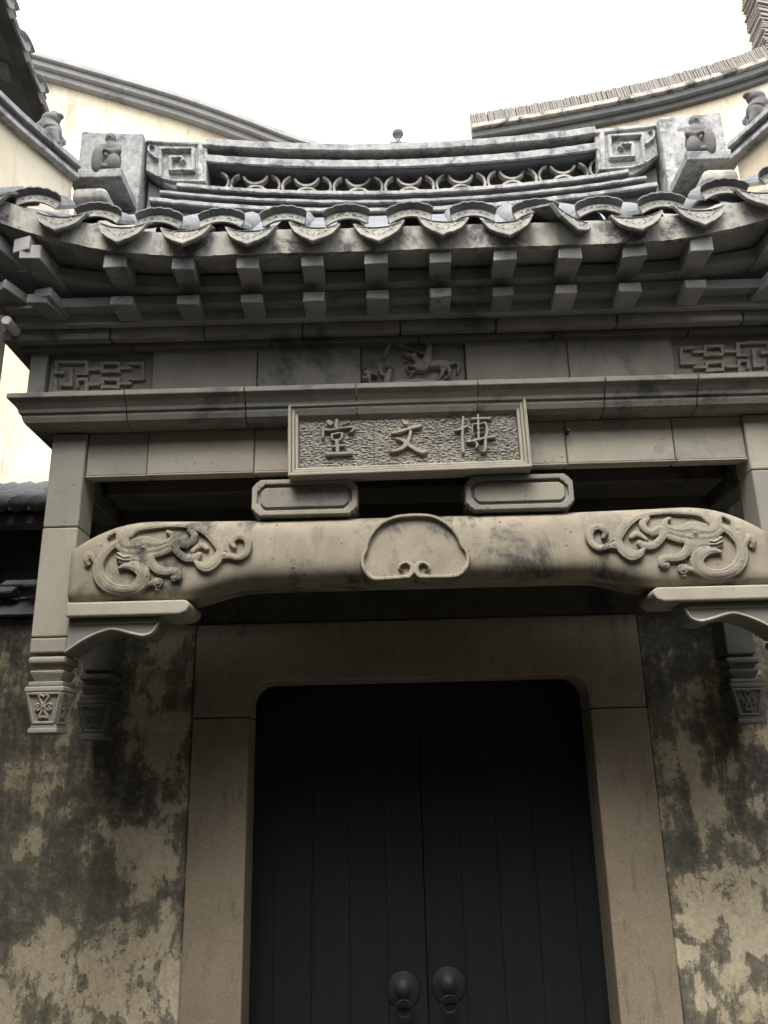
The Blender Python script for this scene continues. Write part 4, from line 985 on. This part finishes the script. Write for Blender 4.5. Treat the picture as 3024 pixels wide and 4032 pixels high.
for s, side in ((-1, 'left'), (1, 'right')):
    o = sage(s > 0); o.location = (s*1.300, -.522, 4.446); o.scale = (.90, .80, 1.02)
    tag(o, 'small grey seated bald figurine on the %s end of the canopy ridge' % side, 'figurine', 'seated roof figurines')
    o = beast(s > 0); o.location = (s*1.478, -.70, 4.445); o.scale = (.86, .75, .56)
    tag(o, 'grey clay beast sitting on the upturned %s corner ridge' % side, 'figurine', 'roof ridge beasts')

# ================================================================== BACKGROUND WALLS
def sweep_wall(par, name, pts, y0, y1, dz0, dz1, mat, bevel=0.):
    v = []; f = []; n = len(pts)
    for x, z in pts: v += [(x, y0, z+dz0), (x, y1, z+dz0), (x, y1, z+dz1), (x, y0, z+dz1)]
    for i in range(n-1):
        for k in range(4): f.append((i*4+k, i*4+(k+1) % 4, (i+1)*4+(k+1) % 4, (i+1)*4+k))
    f += [(0, 1, 2, 3), tuple((n-1)*4+k for k in (3, 2, 1, 0))]
    return part(name, MB().add(v, f), mat, par, bevel)
lw = thing('courtyard_wall', 'tall pale cream wall behind the left half of the gate, its grey coping sloping down to the middle', 'wall')
lp = [(q[0], q[1]-.06) for q in catmull([(-6.0, 8.9), (-4.2, 8.28), (-3.09, 7.86), (-2.353, 7.575), (-1.714, 7.32), (-1.2, 7.08), (-.78, 6.87), (-.45, 6.74)], 6)]
v = []; f = []
for x, z in lp: v += [(x, 2.0, z-.16), (x, 2.0, 0.), (x, 2.4, 0.), (x, 2.4, z-.16)]
for i in range(len(lp)-1):
    for k in range(4): f.append((i*4+k, i*4+(k+1) % 4, (i+1)*4+(k+1) % 4, (i+1)*4+k))
f += [(0, 1, 2, 3), tuple((len(lp)-1)*4+k for k in (3, 2, 1, 0))]
part('plaster_face', MB().add(v, f), 'cream', lw)
sweep_wall(lw, 'coping_course', lp, 1.93, 2.47, -.1595, -.105, 'eave', .004)
sweep_wall(lw, 'coping_course', lp, 1.88, 2.52, -.1045, -.055, 'eave', .004)
sweep_wall(lw, 'coping_course', lp, 1.84, 2.56, -.0545, -.005, 'eave', .006)
sweep_wall(lw, 'coping_ridge', lp, 2.05, 2.35, -.0045, .06, 'ridge', .02)
rw = thing('courtyard_wall', 'tall cream wall behind the right half of the gate, coping of upright thin tiles rising to the right', 'wall')
rp = [tuple(q) for q in catmull([(.18, 6.77), (.64, 6.86), (1.35, 6.985), (2.13, 7.15), (2.77, 7.335), (3.16, 7.48)], 6)]
v = []; f = []
for x, z in rp: v += [(x, 2.0, z-.10), (x, 2.0, 0.), (x, 2.4, 0.), (x, 2.4, z-.10)]
for i in range(len(rp)-1):
    for k in range(4): f.append((i*4+k, i*4+(k+1) % 4, (i+1)*4+(k+1) % 4, (i+1)*4+k))
f += [(0, 1, 2, 3), tuple((len(rp)-1)*4+k for k in (3, 2, 1, 0))]
part('plaster_face', MB().add(v, f), 'cream', rw)
rp2 = [q for q in rp if q[0] > .6]
sweep_wall(rw, 'coping_course', rp2, 1.95, 2.45, -.135, -.085, 'dark', .004)
sweep_wall(rw, 'coping_course', rp2, 1.90, 2.50, -.0845, -.03, 'tile', .004)
sweep_wall(rw, 'coping_course', rp2, 1.86, 2.54, -.0295, .012, 'lime', .004)
sweep_wall(rw, 'coping_end_block', [(.16, 6.80), (.40, 6.84), (.64, 6.87)], 1.9, 2.45, -.14, .19, 'cream', .01)
TH = MB().box(-.0078, .0078, -.14, .14, 0, .195).mesh('upright_tile', .002); TH.materials.append(M['edgetile'])
dd = 0.; prev = rp2[0]; allp = [(q[0], q[1]-.06) for q in catmull([(x, z) for x, z in rp2], 20)]; acc = 0.; last = allp[0]
for q in allp[1:]:
    d = math.hypot(q[0]-last[0], q[1]-last[1]); acc += d
    if acc >= .0168:
        acc = 0.; sl = math.atan2(q[1]-last[1], q[0]-last[0])
        put('upright_tile', TH, rw, (q[0], 2.04+R(-.004, .004), q[1]+.012+R(-.007, .004)), R(-.02, .02), 0, -sl+R(-.018, .018)+.03)
    last = q
# taller wall stepping up at the far right, its corner edged with tiles laid flat
tw = thing('stepped_wall', 'upper right corner wall whose vertical edge shows a stack of thin flat tiles', 'wall')
part('plaster_face', MB().box(3.25, 6.0, 2.02, 2.4, 0., 10.5), 'cream', tw)
FT = MB().box(-.085, .06, -.12, .12, -.0085, .0085).mesh('flat_tile', .002); FT.materials.append(M['edgetile'])
z = 7.52
while z < 9.2:
    put('flat_tile', FT, tw, (3.235+R(-.012, .012), 2.06+R(-.01, .01), z), R(-.05, .05), 0, .30+R(-.03, .03)); z += .027
# small finial beyond the ridge
fn = part('finial', MB().lathe([(.030, 5.26), (.034, 5.29), (.018, 5.31), (.014, 5.335), (.026, 5.352), (.034, 5.366), (.030, 5.38), (.020, 5.392), (.006, 5.40), (.001, 5.41)], .004, .30, 14), 'tile', None, 0, 1, True)
tag(fn, 'tiny dark finial poking up behind the middle of the ridge', 'finial')
part('stand', MB().box(-.045, .053, .24, .36, 4.70, 5.262), 'dark', fn)

# ================================================================== NEIGHBOURS ON THE LEFT
nh = thing('neighbour_roof', 'dark tiled lean-to roof behind the left hanging post, below the cream wall', 'roof')
part('house_wall', MB().box(-4.2, -1.52, .60, .9, 2.4, 3.335), 'back', nh)
part('roof_bed', MB().add([(-4.2, .30, 3.215), (-1.46, .30, 3.215), (-1.46, .98, 3.545), (-4.2, .98, 3.545), (-4.2, .30, 3.19), (-1.46, .30, 3.19), (-1.46, .98, 3.52), (-4.2, .98, 3.52)], [(0,1,2,3),(7,6,5,4),(0,4,5,1),(1,5,6,2),(2,6,7,3),(3,7,4,0)]), 'dark', nh)
x = -4.15
while x < -1.46:
    part('barrel_tile_row', MB().tube([(x, .26, 3.205), (x, .5, 3.325), (x, .76, 3.45), (x, .99, 3.56)], [.040, .038, .037, .036], 10), 'tile', nh, 0, 1, True); x += .094
part('eave_beam', MB().box(-4.2, -1.47, .33, .42, 3.12, 3.185), 'dark', nh, .01)
for i in range(16):          # loose old tiles heaped on the low wall coping
    xx = -2.45+i*.062; part('loose_tile', MB().xprism([(-.055, -.01), (0, .022), (.055, -.01), (.05, -.022), (0, .010), (-.05, -.022)], -.07, .07).warp(lambda x_, y_, z_, xx=xx, i=i: (xx+x_, .12+.05*math.sin(i*2.3)+y_, 2.745+.03*math.sin(i*1.7)+.018*(i % 3)+z_)), 'tile', nh, .003)

sh = thing('side_house_roof', 'dark overhanging eave of the side house at the upper left edge, with scalloped drip tiles', 'roof')
EX = -1.95
def ez(y):
    t = min(max((.195-y)/.6, 0), 1.4); return 5.312+.26*t-.055*t*t
ys = np.linspace(.24, -2.2, 14)
v = []; f = []
for y in ys: v += [(EX-.01, y, ez(y)+.0), (EX-2.2, y, ez(y)+1.1), (EX-2.2, y, ez(y)+1.17), (EX-.01, y, ez(y)+.05)]
for i in range(len(ys)-1):
    for k in range(4): f.append((i*4+k, i*4+(k+1) % 4, (i+1)*4+(k+1) % 4, (i+1)*4+k))
f += [(0, 1, 2, 3), tuple((len(ys)-1)*4+k for k in (3, 2, 1, 0))]
vb = []; fb = []
for y in ys: vb += [(EX+.055, y, ez(y)-.02), (EX-.02, y, ez(y)-.005), (EX-.02, y, ez(y)+.055), (EX+.055, y, ez(y)+.06)]
for i in range(len(ys)-1):
    for k in range(4): fb.append((i*4+k, i*4+(k+1) % 4, (i+1)*4+(k+1) % 4, (i+1)*4+k))
fb += [(0, 1, 2, 3), tuple((len(ys)-1)*4+k for k in (3, 2, 1, 0))]
part('eave_board', MB().add(vb, fb), 'dark', sh)
part('roof_slab', MB().add(v, f), 'dark', sh)
y = .20; i = 0
while y > -2.1:
    put('cap_tile', CAPD, sh, (EX+.05, y, ez(y)+.045), PI/2, 0, -.25); put('drip_tile', DRIPD, sh, (EX+.07, y-.1, ez(y-.1)+.02), PI/2, 0, -.2); y -= .20; i += 1
for y in (.1, -.16, -.42, -.68, -.94, -1.2): part('rafter', MB().add([(EX-.05, y-.03, ez(y)-.005), (EX-.05, y+.03, ez(y)-.005), (EX-1.6, y+.03, ez(y)+.77), (EX-1.6, y-.03, ez(y)+.77), (EX-.05, y-.03, ez(y)-.07), (EX-.05, y+.03, ez(y)-.07), (EX-1.6, y+.03, ez(y)+.70), (EX-1.6, y-.03, ez(y)+.70)], [(0,1,2,3),(7,6,5,4),(0,4,5,1),(1,5,6,2),(2,6,7,3),(3,7,4,0)]), 'dark', sh)
part('house_wall', MB().box(EX-2.3, EX-.08, -6.5, .22, 0, 5.28), 'back', sh)

pp = part('pipe', MB().lathe([(.019, -.80), (.019, -.70)], -1.510, 3.565, 18, 'Y'), 'pipe', None, .003)
tag(pp, 'short white pipe end sticking out beside the left corner of the eave', 'pipe')

# unseen hall added behind the viewer to block low sky and cut bounce
oh = thing('sky_blocker_hall', 'dark timber hall front added unseen behind the viewer to block low sky light', 'house')
part('blocker_timber_front', MB().box(-7, 7, -6.2, -5.8, 0, 6.2), 'timber', oh)
for x in (-4.5, -1.5, 1.5, 4.5): part('blocker_column', MB().lathe([(.16, 0.), (.16, 6.0)], x, -5.55, 16), 'timber', oh, 0, 1, True)
part('roof', MB().add([(-7.2, -5.0, 6.05), (7.2, -5.0, 6.05), (7.2, -9.6, 8.4), (-7.2, -9.6, 8.4), (-7.2, -5.0, 5.95), (7.2, -5.0, 5.95), (7.2, -9.6, 8.3), (-7.2, -9.6, 8.3)], [(0,1,2,3),(7,6,5,4),(0,4,5,1),(1,5,6,2),(2,6,7,3),(3,7,4,0)]), 'tile', oh)  # roof of the added unseen hall
er = thing('sky_blocker_wall', 'plain weathered grey brick wall added unseen on the right to shade the courtyard', 'wall')  # unseen wall, added for the shaded courtyard light
part('plaster_face', MB().box(3.3, 3.7, -6.5, .0, 0, 4.6), 'grey', er)  # face of the added unseen wall
part('blocker_coping', MB().xprism([(-6.5, 4.6), (0., 4.6), (0., 4.72), (-6.5, 4.72)], 3.2, 3.8), 'tile', er)

# small things that age left behind
pg = part('iron_peg', MB().lathe([(.006, -.665), (.006, -.60)], .572, 3.118, 10, 'Y'), 'iron', gc)
gr = MB()
for i in range(150):
    x = R(.70, .93); y = R(-.30, -.12); z = 4.763+sag(x); h = R(.012, .038); a = R(0, 2*PI); d = R(.004, .016)
    gr.add([(x-.0012, y, z-.004), (x+.0012, y, z-.004), (x+d*math.cos(a), y+d*math.sin(a), z+h)], [(0, 1, 2)])
gt = NT('dry_grass'); M['drygrass'] = gt.finish(gt.mix(gt.noise(30), (.25, .15, .06), (.40, .28, .13)), .9)
go = part('dry_grass', gr, 'drygrass'); go['kind'] = 'stuff'; go['label'] = 'tuft of dry orange-brown grass on the right end of the ridge'; go['category'] = 'grass'
